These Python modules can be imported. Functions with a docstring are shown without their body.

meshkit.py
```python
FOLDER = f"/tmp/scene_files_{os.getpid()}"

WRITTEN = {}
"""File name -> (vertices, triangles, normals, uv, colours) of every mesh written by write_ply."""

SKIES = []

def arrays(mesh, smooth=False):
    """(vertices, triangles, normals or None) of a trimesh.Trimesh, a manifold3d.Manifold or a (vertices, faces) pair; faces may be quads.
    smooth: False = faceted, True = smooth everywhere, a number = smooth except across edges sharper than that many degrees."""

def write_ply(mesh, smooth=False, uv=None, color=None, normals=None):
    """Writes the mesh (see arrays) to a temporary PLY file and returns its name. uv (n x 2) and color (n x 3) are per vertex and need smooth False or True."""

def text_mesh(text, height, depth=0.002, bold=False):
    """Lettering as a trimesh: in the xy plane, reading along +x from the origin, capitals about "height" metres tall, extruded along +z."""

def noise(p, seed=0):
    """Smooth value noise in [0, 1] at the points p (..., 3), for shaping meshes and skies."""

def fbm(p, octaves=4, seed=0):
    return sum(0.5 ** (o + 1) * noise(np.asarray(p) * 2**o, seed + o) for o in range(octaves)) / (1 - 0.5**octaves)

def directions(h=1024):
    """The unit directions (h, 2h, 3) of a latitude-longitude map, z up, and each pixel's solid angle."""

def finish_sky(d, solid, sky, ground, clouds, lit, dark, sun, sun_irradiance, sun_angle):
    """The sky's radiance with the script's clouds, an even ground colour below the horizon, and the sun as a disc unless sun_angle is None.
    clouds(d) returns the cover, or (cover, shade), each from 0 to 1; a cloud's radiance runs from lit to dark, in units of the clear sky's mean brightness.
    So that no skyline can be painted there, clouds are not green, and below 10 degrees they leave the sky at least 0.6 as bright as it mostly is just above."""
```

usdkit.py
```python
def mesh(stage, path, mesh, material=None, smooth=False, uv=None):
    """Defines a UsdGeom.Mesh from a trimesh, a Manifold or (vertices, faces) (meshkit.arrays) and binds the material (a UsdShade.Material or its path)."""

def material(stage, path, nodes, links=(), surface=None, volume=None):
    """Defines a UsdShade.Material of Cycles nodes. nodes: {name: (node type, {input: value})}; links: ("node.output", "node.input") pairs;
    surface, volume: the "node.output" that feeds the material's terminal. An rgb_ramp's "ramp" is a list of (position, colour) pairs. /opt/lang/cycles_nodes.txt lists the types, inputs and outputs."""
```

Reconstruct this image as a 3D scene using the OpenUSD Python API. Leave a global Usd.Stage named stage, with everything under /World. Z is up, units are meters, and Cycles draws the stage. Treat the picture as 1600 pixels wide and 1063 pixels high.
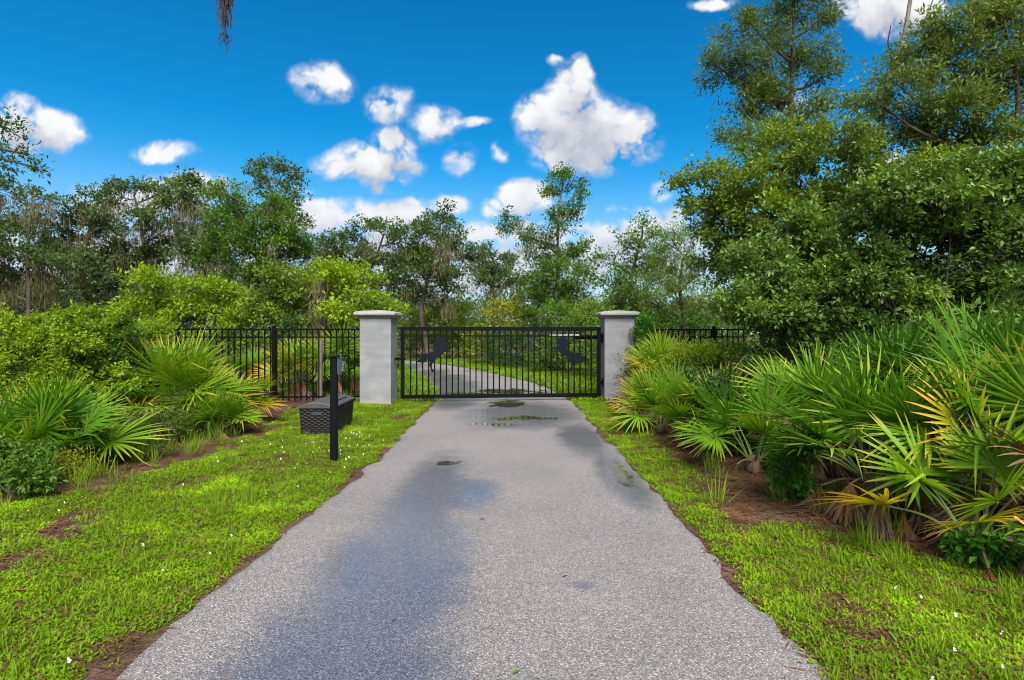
import math, numpy as np, trimesh, usdkit, meshkit
from pxr import Usd, UsdGeom, UsdLux, UsdShade, Gf, Sdf, Vt
from shapely.geometry import Polygon

stage = Usd.Stage.CreateInMemory()
UsdGeom.SetStageUpAxis(stage, 'Z')
UsdGeom.SetStageMetersPerUnit(stage, 1.0)
UsdGeom.Xform.Define(stage, '/World')
UsdGeom.Scope.Define(stage, '/World/Looks')
PI = math.pi

# ------------------------------------------------------------------ camera, sky, sun, exposure
CAM_H, FPX, HZ = 1.5, 889.0, 522.0            # eye height; pixels per unit slope in the 1600 px photograph; horizon row
cam = UsdGeom.Camera.Define(stage, '/World/camera')
cam.CreateFocalLengthAttr(20.0)
cam.CreateHorizontalApertureAttr(36.0)
cam.CreateVerticalApertureAttr(36.0 * 680 / 1024)
cam.CreateVerticalApertureOffsetAttr(-0.214)
cam.CreateClippingRangeAttr((0.05, 5000.0))
cam.AddTranslateOp().Set((0, 0, CAM_H))
cam.AddRotateXOp().Set(90.0)
cam.CreateExposureAttr(2.85)

SUN_EL, SUN_AZ = math.radians(48), math.radians(170)      # azimuth clockwise from +Y: behind the camera, a little to its right
sd = np.array([math.sin(SUN_AZ) * math.cos(SUN_EL), math.cos(SUN_AZ) * math.cos(SUN_EL), math.sin(SUN_EL)])
sun = UsdLux.DistantLight.Define(stage, '/World/sun')
sun.CreateIntensityAttr(0.40)
sun.CreateAngleAttr(35.0)
sun.CreateNormalizeAttr(True)
sun.CreateColorAttr(Gf.Vec3f(1.0, 0.95, 0.86))
UsdLux.LightAPI(sun).CreateNormalizeAttr(True)
sun.AddRotateXYZOp().Set((90 - math.degrees(SUN_EL), 0, -math.degrees(SUN_AZ) + 180))

sky = UsdLux.DomeLight.Define(stage, '/World/sky')
sky.CreateIntensityAttr(1.0)
sky.GetPrim().SetCustomDataByKey('kind', 'structure')

# clouds: ellipses of directions (u = x/y, v = z/y ahead of the viewer), broken up by noise; elsewhere scattered noise clouds
CLOUDS = [  # u, v given in photograph pixels, radii, weight
    (915, 205, 92, 62, 1.0), (895, 140, 36, 40, 1.0), (985, 210, 45, 42, 1.0), (848, 178, 46, 36, 1.0), (905, 110, 22, 22, .9), (880, 225, 62, 42, 1.0),
    (505, 122, 52, 32, .75), (608, 160, 44, 34, .7), (690, 190, 38, 32, .72), (742, 192, 28, 12, .6),
    (580, 252, 76, 30, 1.0), (618, 226, 38, 28, 1.0), (600, 282, 40, 22, .75), (545, 258, 40, 24, .95),
    (715, 252, 26, 26, .62), (776, 245, 17, 17, .6), (58, 205, 64, 36, 1.0), (25, 185, 45, 34, 1.0), (255, 237, 54, 18, .8),
    (820, 308, 44, 26, .9), (770, 323, 22, 18, .9), (700, 320, 34, 17, .7), (930, 356, 60, 14, .7), (1032, 345, 50, 26, .85), (1040, 293, 26, 22, .6),
    (1395, 18, 84, 40, 1.0), (1110, 0, 40, 12, .7), (865, 98, 14, 9, .55), (640, 320, 40, 12, .55), (880, 330, 40, 12, .5), (660, 365, 50, 14, .6), (820, 350, 36, 12, .6), (480, 300, 30, 10, .4), (960, 330, 34, 10, .5), (225, 320, 110, 40, .95), (310, 285, 44, 20, .9), (500, 345, 90, 32, .8), (610, 350, 100, 36, .8),
    (760, 375, 80, 28, .85), (960, 400, 170, 44, .95), (740, 420, 160, 44, .9), (1390, 270, 60, 40, .8), (690, 405, 60, 26, .95), (560, 400, 60, 26, .9), (860, 380, 50, 24, .9), (1010, 375, 60, 24, .95), (300, 390, 100, 34, .95), (1250, 170, 60, 60, .35), (120, 420, 220, 60, .95), (420, 420, 200, 50, .9)]
N, L = {}, []
def node(name, kind, **kw):
    N[name] = (kind, kw); return name
node('tc', 'texture_coordinate'); node('sx', 'separate_xyz'); L.append(('tc.generated', 'sx.vector'))
node('ysafe', 'math', math_type='maximum', value2=0.05); L.append(('sx.y', 'ysafe.value1'))
node('uu', 'math', math_type='divide'); L += [('sx.x', 'uu.value1'), ('ysafe.value', 'uu.value2')]
node('vv', 'math', math_type='divide'); L += [('sx.z', 'vv.value1'), ('ysafe.value', 'vv.value2')]
node('uv', 'combine_xyz'); L += [('uu.value', 'uv.x'), ('vv.value', 'uv.y')]
# warp the coordinates a little so that outlines billow
node('warp', 'noise_texture', scale=7.0, detail=4.0, roughness=0.55); L.append(('uv.vector', 'warp.vector'))
node('warpc', 'vector_math', math_type='subtract', vector2=(.5, .5, .5)); L.append(('warp.color', 'warpc.vector1'))
node('warps', 'vector_math', math_type='multiply', vector2=(.085, .07, 0)); L.append(('warpc.vector', 'warps.vector1'))
node('uvw', 'vector_math', math_type='add'); L += [('uv.vector', 'uvw.vector1'), ('warps.vector', 'uvw.vector2')]
def field(tag, dv, items):
    prev = None
    src = 'uvw.vector'
    if dv:
        node(tag + 'off', 'vector_math', math_type='add', vector2=dv); L.append(('uvw.vector', tag + 'off.vector1')); src = tag + 'off.vector'
    for i, (px, py, a, b, w) in enumerate(items):
        c = ((px - 800) / FPX, (HZ - py) / FPX, 0); s = (FPX / (a * 1.2), FPX / (b * 1.2), 0)
        n = f'{tag}{i}'
        node(n + 's', 'vector_math', math_type='subtract', vector2=c); L.append((src, n + 's.vector1'))
        node(n + 'm', 'vector_math', math_type='multiply', vector2=s); L.append((n + 's.vector', n + 'm.vector1'))
        node(n + 'l', 'vector_math', math_type='length'); L.append((n + 'm.vector', n + 'l.vector1'))
        node(n + 'r', 'map_range', range_type='smoothstep', from_min=1.45, from_max=0.05, to_min=0.0, to_max=float(w), clamp=True); L.append((n + 'l.value', n + 'r.value'))
        if prev:
            node(n + 'x', 'math', math_type='smoothmax', value3=0.22); L.extend([(prev, n + 'x.value1'), (n + 'r.result', n + 'x.value2')]); prev = n + 'x.value'
        else:
            prev = n + 'r.result'
    return prev
fa = field('c', None, CLOUDS)
fb = field('d', (-0.012, 0.04, 0), [c for c in CLOUDS if c[2] > 24])
node('fine', 'noise_texture', scale=11.0, detail=9.0, roughness=0.60); L.append(('uv.vector', 'fine.vector'))
node('finec', 'math', math_type='multiply_add', value2=1.7, value3=-.85); L.append(('fine.fac', 'finec.value1'))
node('fk', 'math', math_type='multiply_add', value2=1.7, value3=-.30, use_clamp=True); L.append((fa, 'fk.value1'))
node('fm', 'math', math_type='multiply'); L += [('fk.value', 'fm.value1'), ('finec.value', 'fm.value2')]
prev = None
for k_, (sc_, am_) in enumerate(((15.0, .95), (33.0, .55), (75.0, .32))):
    node(f'bl{k_}', 'voronoi_texture', dimensions='2D', feature='smooth_f1', smoothness=.35, scale=sc_); L.append(('bw.vector', f'bl{k_}.vector'))
    node(f'bm{k_}', 'math', math_type='multiply_add', value2=-am_, value3=am_ * .42); L.append((f'bl{k_}.distance', f'bm{k_}.value1'))
    if prev: node(f'bs{k_}', 'math', math_type='add'); L.extend([(prev, f'bs{k_}.value1'), (f'bm{k_}.value', f'bs{k_}.value2')]); prev = f'bs{k_}.value'
    else: prev = f'bm{k_}.value'
bill = prev
node('w2', 'noise_texture', scale=28.0, detail=4.0, roughness=0.6); L.append(('uv.vector', 'w2.vector'))
node('w2c', 'vector_math', math_type='subtract', vector2=(.5, .5, .5)); L.append(('w2.color', 'w2c.vector1'))
node('w2s', 'vector_math', math_type='multiply', vector2=(.022, .020, 0)); L.append(('w2c.vector', 'w2s.vector1'))
node('bw', 'vector_math', math_type='add'); L += [('uvw.vector', 'bw.vector1'), ('w2s.vector', 'bw.vector2')]
node('bf', 'math', math_type='multiply'); L += [(bill, 'bf.value1'), ('fk.value', 'bf.value2')]
node('fb2', 'math', math_type='add'); L += [('fm.value', 'fb2.value1'), ('bf.value', 'fb2.value2')]
node('dens', 'math', math_type='add'); L += [(fa, 'dens.value1'), ('fb2.value', 'dens.value2')]
node('cover', 'map_range', range_type='smoothstep', from_min=0.19, from_max=0.74, to_min=0.0, to_max=0.98, clamp=True); L.append(('dens.value', 'cover.value'))
# other directions: scattered cumulus
node('mapo', 'mapping', mapping_type='point', scale=(1.0, 1.0, 2.2)); L.append(('tc.generated', 'mapo.vector'))
node('oth', 'noise_texture', scale=3.2, detail=8.0, roughness=0.55); L.append(('mapo.vector', 'oth.vector'))
node('othr', 'map_range', range_type='smoothstep', from_min=0.40, from_max=0.54, to_min=0.0, to_max=0.95, clamp=True); L.append(('oth.fac', 'othr.value'))
node('ahead', 'map_range', range_type='smoothstep', from_min=0.62, from_max=0.45, to_min=0.0, to_max=1.0, clamp=True); L.append(('sx.y', 'ahead.value'))
node('oc', 'math', math_type='multiply'); L += [('othr.result', 'oc.value1'), ('ahead.result', 'oc.value2')]
node('behind', 'map_range', range_type='smoothstep', from_min=0.45, from_max=0.62, to_min=0.0, to_max=1.0, clamp=True); L.append(('sx.y', 'behind.value'))
node('cc', 'math', math_type='multiply'); L += [('cover.result', 'cc.value1'), ('behind.result', 'cc.value2')]
node('all', 'math', math_type='maximum'); L += [('cc.value', 'all.value1'), ('oc.value', 'all.value2')]
# cloud shading: what lies above a point darkens it
node('fine2', 'noise_texture', scale=12.0, detail=7.0, roughness=0.62); L.append(('uvw.vector', 'fine2.vector'))
node('shf', 'math', math_type='multiply_add', value2=1.1, value3=-0.55); L.append(('fine2.fac', 'shf.value1'))
node('shb', 'math', math_type='multiply_add', value2=-.42); L += [(bill, 'shb.value1'), ('shf.value', 'shb.value3')]
node('sh', 'math', math_type='add'); L += [(fb, 'sh.value1'), ('shb.value', 'sh.value2')]
node('shr', 'rgb_ramp', ramp=[(0.0, (2.75, 2.75, 2.78)), (0.3, (2.5, 2.52, 2.57)), (0.62, (2.02, 2.07, 2.2)), (1.0, (1.5, 1.58, 1.8))]); L.append(('sh.value', 'shr.fac'))
node('sky', 'sky_texture', sky_type='single_scattering', sun_disc=False, sun_elevation=SUN_EL, sun_rotation=SUN_AZ, air_density=1.0, aerosol_density=0.4, ozone_density=2.5)
node('tc2', 'rgb_ramp', ramp=[(0.0, (.34, .40, .44)), (.10, (.20, .38, .47)), (.20, (.07, .36, .475)), (.33, (.015, .315, .46)), (.6, (.006, .28, .42)), (1.0, (.02, .29, .43))]); L.append(('sx.z', 'tc2.fac'))
node('tint', 'mix', mix_type='multiply', fac=1.0); L.append(('tc2.color', 'tint.color2')); L.append(('sky.color', 'tint.color1'))
node('mixc', 'mix', mix_type='mix'); L += [('all.value', 'mixc.fac'), ('tint.color', 'mixc.color1'), ('shr.color', 'mixc.color2')]
node('hz', 'map_range', range_type='smoothstep', from_min=.29, from_max=.05, to_min=0.0, to_max=.58, clamp=True); L.append(('sx.z', 'hz.value'))
node('hzm', 'mix', mix_type='mix', color2=(1.75, 2.0, 2.35)); L += [('hz.result', 'hzm.fac'), ('mixc.color', 'hzm.color1')]
node('bg', 'background_shader', strength=0.05); L.append(('hzm.color', 'bg.color'))
skym = usdkit.material(stage, '/World/Looks/sky_material', N, L, surface='bg.background')
UsdShade.MaterialBindingAPI.Apply(sky.GetPrim()).Bind(skym)

# ------------------------------------------------------------------ helpers
def at(px, py, Y):
    """The point at depth Y that the photograph shows at pixel (px, py)."""
    return np.array([(px - 800) / FPX * Y, Y, CAM_H + (HZ - py) / FPX * Y])

used = {}
def path_of(name, parent=None):
    base = (str(parent.GetPath()) if parent else '/World') + '/' + name
    k = used.get(base, 0); used[base] = k + 1
    return base if k == 0 else f'{base}_{k:03d}'

def tag(p, label=None, cat=None, group=None, kind=None):
    for k, v in (('label', label), ('category', cat), ('group', group), ('kind', kind)):
        if v: p.SetCustomDataByKey(k, v)
    return p

def thing(name, label, cat, loc=(0, 0, 0), rz=0.0, group=None):
    x = UsdGeom.Xform.Define(stage, path_of(name))
    x.AddTranslateOp().Set(Gf.Vec3d(*map(float, loc)))
    if rz: x.AddRotateZOp().Set(float(rz))
    return tag(x.GetPrim(), label, cat, group)

def obj(name, mesh, mat, parent=None, smooth=False, uv=None):
    return usdkit.mesh(stage, path_of(name, parent), mesh, mat, smooth=smooth, uv=uv).GetPrim()

def box(x0, x1, y0, y1, z0, z1, ch=0.0):
    if ch <= 0:
        b = trimesh.creation.box([x1 - x0, y1 - y0, z1 - z0]); b.apply_translation([(x0 + x1) / 2, (y0 + y1) / 2, (z0 + z1) / 2]); return b
    pts = []
    for sx in (0, 1):
        for sy in (0, 1):
            for sz in (0, 1):
                p = np.array([x1 if sx else x0, y1 if sy else y0, z1 if sz else z0]); s = np.array([1 - 2 * sx, 1 - 2 * sy, 1 - 2 * sz]) * ch
                for k in range(3):
                    q = p + s; q[k] = p[k]; pts.append(q)
    return trimesh.convex.convex_hull(np.array(pts))

def cat(ms): return trimesh.util.concatenate(ms)

def tube(pts, rad, n=6, cap=True):
    pts = np.asarray(pts, float); rad = np.broadcast_to(np.asarray(rad, float), len(pts))
    t = np.gradient(pts, axis=0); t /= np.linalg.norm(t, axis=1, keepdims=True) + 1e-12
    ref = np.array([0.31, 0.87, 0.2]); a = np.cross(t, ref); a /= np.linalg.norm(a, axis=1, keepdims=True) + 1e-12; b = np.cross(t, a)
    th = np.arange(n) / n * 2 * PI
    v = (pts[:, None] + rad[:, None, None] * (np.cos(th)[None, :, None] * a[:, None] + np.sin(th)[None, :, None] * b[:, None])).reshape(-1, 3)
    f = []
    for i in range(len(pts) - 1):
        for j in range(n):
            p, q = i * n + j, i * n + (j + 1) % n
            f += [(p, q, q + n), (p, q + n, p + n)]
    if cap:
        m = len(v); v = np.vstack([v, pts[-1:]]); o = (len(pts) - 1) * n
        f += [(o + j, o + (j + 1) % n, m) for j in range(n)]
    return trimesh.Trimesh(v, f, process=False)

def curve(p, n):
    """Catmull-Rom through the points."""
    p = np.asarray(p, float); q = np.vstack([2 * p[0] - p[1], p, 2 * p[-1] - p[-2]]); out = []
    for i in range(len(p) - 1):
        t = np.linspace(0, 1, n, endpoint=False)[:, None]; a, b, c, d = q[i:i + 4]
        out.append(.5 * ((2 * b) + (c - a) * t + (2 * a - 5 * b + 4 * c - d) * t**2 + (3 * b - a - 3 * c + d) * t**3))
    return np.vstack(out + [p[-1:]])

def unit(v): return v / (np.linalg.norm(v, axis=-1, keepdims=True) + 1e-12)

def leaf_mesh(P, D, S, ln, w, fold=0.25):
    """One folded four-corner leaf per row: base P, direction D, sideways S."""
    n = len(P); Nn = unit(np.cross(D, S)); ln = np.broadcast_to(ln, n)[:, None]; w = np.broadcast_to(w, n)[:, None]
    mid = P + D * ln * .45
    l = mid + S * w * .5 + Nn * w * fold; r = mid - S * w * .5 + Nn * w * fold; tip = P + D * ln
    v = np.stack([P, r, tip, l], 1).reshape(-1, 3)
    b = np.arange(n)[:, None] * 4
    f = np.stack([b + [0, 1, 2], b + [0, 2, 3]], 1).reshape(-1, 3)
    return v, f

def sprays(rng, C, D, m, slen, ln, w, spread=.9, droop=0.1):
    """m leaves along a twig at each centre C in direction D."""
    n = len(C)
    t = rng.uniform(0.0, 1, (n, m)); az = rng.uniform(0, 2 * PI, (n, m))
    a = unit(np.cross(D, rng.normal(size=(n, 3)))); b = np.cross(D, a)
    side = np.cos(az)[..., None] * a[:, None] + np.sin(az)[..., None] * b[:, None]
    P = C[:, None] + D[:, None] * (t * slen * rng.uniform(.6, 1.3, (n, 1)))[..., None] - D[:, None] * slen * .4 + side * slen * .12
    LD = unit(D[:, None] * rng.uniform(.3, 1.0, (n, m))[..., None] + side * spread + rng.normal(size=(n, m, 3)) * .25 - np.array([0, 0, droop]))
    up = unit(rng.normal(size=(n, m, 3)) * .55 + np.array([0, 0, 1.0]))
    S = unit(np.cross(up, LD))
    sc = rng.uniform(.65, 1.25, (n, m)).reshape(-1)
    return leaf_mesh(P.reshape(-1, 3), LD.reshape(-1, 3), S.reshape(-1, 3), ln * sc, w * sc)

def merge(vf):
    vs, fs, o = [], [], 0
    for v, f in vf:
        vs.append(v); fs.append(f + o); o += len(v)
    return np.vstack(vs), np.vstack(fs)

# ------------------------------------------------------------------ materials
def plain(name, col, rough=.6, spec=.5, metallic=0.0, var=0.0, scale=6.0, bump=0.0, bscale=40.0):
    n = {'g': ('geometry', {}), 'n': ('noise_texture', {'scale': scale, 'detail': 5.0, 'roughness': .6}),
         'r': ('rgb_ramp', {'ramp': [(0.25, tuple(c * (1 - var) for c in col)), (0.75, tuple(c * (1 + var) for c in col))]}),
         'p': ('principled_bsdf', {'roughness': rough, 'specular_ior_level': spec, 'metallic': metallic})}
    l = [('g.position', 'n.vector'), ('n.fac', 'r.fac'), ('r.color', 'p.base_color')]
    if bump:
        n['b2'] = ('noise_texture', {'scale': bscale, 'detail': 4.0}); n['bp'] = ('bump', {'strength': 1.0, 'distance': bump})
        l += [('g.position', 'b2.vector'), ('b2.fac', 'bp.height'), ('bp.normal', 'p.normal')]
    return usdkit.material(stage, '/World/Looks/' + name, n, l, surface='p.BSDF')

GAIN = (2.3, 2.2, 1.35)
def leafy(name, ramp, trans=.31, rough=.42, clump=1.2, spec=.22, gain=1.0):
    """Leaf: colour varies leaf by leaf, and clump by clump."""
    ramp = [(p_, tuple(np.clip(np.array(c_) * np.array(GAIN) * gain, 0, .8))) for p_, c_ in ramp]
    n = {'g': ('geometry', {}), 'nz': ('noise_texture', {'scale': clump, 'detail': 3.0}), 'ad': ('math', {'math_type': 'multiply_add', 'value2': 1.1, 'value3': -.55}),
         'sm': ('math', {'math_type': 'add', 'use_clamp': True}), 'r': ('rgb_ramp', {'ramp': ramp}), 'p': ('principled_bsdf', {'roughness': rough, 'specular_ior_level': spec}),
         't': ('translucent_bsdf', {}), 'tm': ('mix', {'mix_type': 'multiply', 'fac': 1.0, 'color2': (1.5, 1.5, .7)}), 'm': ('mix_closure', {'fac': trans})}
    l = [('g.position', 'nz.vector'), ('nz.fac', 'ad.value1'), ('ad.value', 'sm.value1'), ('g.random_per_island', 'sm.value2'), ('sm.value', 'r.fac'), ('r.color', 'p.base_color'),
         ('r.color', 'tm.color1'), ('tm.color', 't.color'), ('p.BSDF', 'm.closure1'), ('t.BSDF', 'm.closure2')]
    return usdkit.material(stage, '/World/Looks/' + name, n, l, surface='m.closure')

def bark(name, a, b, scale=5.0):
    n = {'g': ('geometry', {}), 'mp': ('mapping', {'mapping_type': 'point', 'scale': (1, 1, .25)}), 'n': ('noise_texture', {'scale': scale, 'detail': 8.0, 'roughness': .7}),
         'r': ('rgb_ramp', {'ramp': [(.3, a), (.7, b)]}), 'bp': ('bump', {'strength': 1.0, 'distance': .03}), 'p': ('principled_bsdf', {'roughness': .9, 'specular_ior_level': .2})}
    return usdkit.material(stage, '/World/Looks/' + name, n, [('g.position', 'mp.vector'), ('mp.vector', 'n.vector'), ('n.fac', 'r.fac'), ('r.color', 'p.base_color'), ('n.fac', 'bp.height'), ('bp.normal', 'p.normal')], surface='p.BSDF')

M = {}
M['oak'] = leafy('oak_leaf', [(0, (.020, .038, .014)), (.5, (.050, .082, .026)), (1, (.11, .145, .05))], clump=.5)
M['oak_grey'] = leafy('grey_oak_leaf', [(0, (.024, .042, .021)), (.5, (.060, .092, .044)), (1, (.12, .155, .08))], clump=.5)
M['green'] = leafy('green_leaf', [(0, (.022, .050, .006)), (.5, (.058, .11, .010)), (1, (.135, .185, .015))], clump=.6)
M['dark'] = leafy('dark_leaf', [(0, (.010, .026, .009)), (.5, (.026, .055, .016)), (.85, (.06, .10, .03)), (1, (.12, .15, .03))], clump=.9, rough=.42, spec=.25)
M['olive'] = leafy('olive_leaf', gain=1.25, ramp= [(0, (.032, .052, .008)), (.45, (.075, .108, .012)), (.8, (.15, .155, .016)), (1, (.26, .19, .02))], clump=1.0)
M['lime'] = leafy('lime_leaf', [(0, (.055, .095, .005)), (.5, (.14, .19, .008)), (1, (.26, .29, .012))], clump=.8, trans=.35)
M['yellow'] = leafy('yellow_leaf', [(0, (.07, .085, .008)), (.5, (.16, .16, .012)), (1, (.34, .28, .02))], clump=.8)
M['holly'] = leafy('glossy_leaf', gain=1.45, ramp= [(0, (.022, .042, .009)), (.4, (.060, .10, .014)), (.75, (.125, .175, .022)), (1, (.27, .30, .014))], clump=.9, rough=.42, spec=.32)
M['willow'] = leafy('narrow_leaf', gain=1.2, ramp= [(0, (.028, .044, .012)), (.5, (.066, .09, .02)), (.85, (.13, .14, .026)), (1, (.24, .18, .03))], clump=.7)
M['vine'] = leafy('vine_leaf', [(0, (.02, .07, .008)), (.5, (.045, .13, .012)), (1, (.09, .20, .02))], clump=2)
M['weed'] = leafy('weed_leaf', [(0, (.025, .045, .01)), (.5, (.055, .095, .014)), (.8, (.11, .13, .02)), (1, (.22, .13, .03))], clump=2)
M['lawn'] = leafy('lawn_leaf', [(0, (.045, .085, .003)), (.35, (.120, .215, .003)), (.75, (.225, .315, .004)), (.93, (.36, .36, .008)), (1, (.30, .18, .03))], clump=1.5, trans=.35, rough=.6, spec=.08, gain=1.0)
M['blade'] = leafy('grass_blade', [(0, (.05, .085, .008)), (.5, (.10, .15, .012)), (.85, (.18, .18, .03)), (1, (.28, .20, .06))], clump=1.5, trans=.35, rough=.6, spec=.08, gain=1.0)
M['moss'] = leafy('spanish_moss', gain=.7, ramp= [(0, (.06, .055, .04)), (.5, (.12, .11, .08)), (1, (.19, .17, .12))], trans=.2, rough=.9, clump=.4)
M['dead_moss'] = leafy('brown_moss', gain=.6, ramp=[(0, (.035, .022, .016)), (1, (.10, .065, .042))], trans=.1, rough=.9)
M['strand'] = plain('dark_moss', (.016, .011, .010), .9)
M['straw'] = leafy('pine_straw', gain=1.5, ramp= [(0, (.022, .011, .008)), (.5, (.085, .042, .03)), (1, (.21, .125, .09))], trans=.1, rough=.8, clump=3)
M['flower'] = plain('flower_petal', (.8, .8, .78), .6)
M['bark'] = bark('oak_bark', (.020, .016, .013), (.075, .062, .050))
M['bark_pale'] = bark('pale_bark', (.065, .056, .048), (.18, .16, .14), 9)
M['bark_brown'] = bark('brown_bark', (.05, .03, .02), (.17, .11, .07), 9)
M['iron'] = plain('black_powder_coat', (.0012, .0015, .0022), .5, .10, var=.2, scale=3)
M['plate'] = plain('dark_steel_plate', (.0030, .0040, .009), .5, .12, var=.2, scale=4)
M['steel'] = plain('galvanised_steel', (.30, .31, .32), .5, .4, .5, var=.15)
M['post'] = plain('painted_post', (.0014, .0018, .0026), .55, .12, var=.3, scale=9)
M['keypad'] = plain('keypad_plastic', (.022, .03, .036), .45, .4, var=.15)
M['button'] = plain('button_plastic', (.35, .36, .38), .5)
M['resin'] = plain('brown_resin', (.010, .008, .008), .5, .3, var=.25, scale=20)
M['lid'] = plain('resin_lid', (.045, .041, .046), .55, .3, var=.15, scale=12, bump=.002, bscale=160)
M['white'] = plain('white_paint', (.40, .41, .43), .25)
M['glass_dark'] = plain('tinted_glass', (.01, .012, .014), .08)
M['rubber'] = plain('tyre_rubber', (.02, .02, .02), .8)

def frond_mat(name, base, tip, tip_from, trans=.32, var=.35):
    base, tip = (base[0] * 2.6, base[1] * 2.5, base[2] * .8), tuple(c * 1.8 for c in tip)
    """A palm leaflet: st.x runs from the hub to the leaflet's tip."""
    n = {'uv': ('uvmap', {'attribute': 'st'}), 's': ('separate_xyz', {}), 'g': ('geometry', {}), 'nz': ('noise_texture', {'scale': 5.0, 'detail': 4.0}),
         'k': ('math', {'math_type': 'multiply_add', 'value2': .9, 'value3': -.45}), 'a': ('math', {'math_type': 'add'}), 'mr': ('map_range', {'from_min': tip_from, 'from_max': tip_from + .35, 'clamp': True}),
         'mx': ('mix', {'mix_type': 'mix', 'color1': base, 'color2': tip}), 'hs': ('hsv', {'hue': .5, 'saturation': 1.0, 'fac': 1.0}),
         'vr': ('map_range', {'from_min': 0.0, 'from_max': 1.0, 'to_min': 1 - var, 'to_max': 1 + var}),
         'p': ('principled_bsdf', {'roughness': .5, 'specular_ior_level': .15}), 't': ('translucent_bsdf', {}), 'tm': ('mix', {'mix_type': 'multiply', 'fac': 1.0, 'color2': (1.4, 1.5, .7)}), 'm': ('mix_closure', {'fac': trans})}
    l = [('uv.UV', 's.vector'), ('g.position', 'nz.vector'), ('nz.fac', 'k.value1'), ('s.x', 'a.value1'), ('k.value', 'a.value2'), ('a.value', 'mr.value'), ('mr.result', 'mx.fac'),
         ('mx.color', 'hs.color'), ('g.random_per_island', 'vr.value'), ('vr.result', 'hs.value'), ('hs.color', 'p.base_color'), ('hs.color', 'tm.color1'), ('tm.color', 't.color'), ('p.BSDF', 'm.closure1'), ('t.BSDF', 'm.closure2')]
    return usdkit.material(stage, '/World/Looks/' + name, n, l, surface='m.closure')
FM = {'g': frond_mat('frond_green', (.038, .095, .014), (.14, .18, .02), .85), 'd': frond_mat('frond_dark', (.022, .062, .012), (.09, .12, .02), .9),
      'l': frond_mat('frond_light', (.068, .135, .012), (.24, .22, .03), .6), 'y': frond_mat('frond_yellow', (.16, .17, .012), (.36, .22, .03), .35),
      'o': frond_mat('frond_orange', (.30, .24, .02), (.35, .16, .04), .5), 'b': frond_mat('frond_dead', (.065, .033, .025), (.115, .066, .052), .3, trans=.1)}
M['petiole'] = plain('petiole', (.08, .12, .02), .5, var=.3)
M['petiole_dead'] = plain('petiole_dead', (.14, .08, .05), .8, var=.3)

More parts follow.
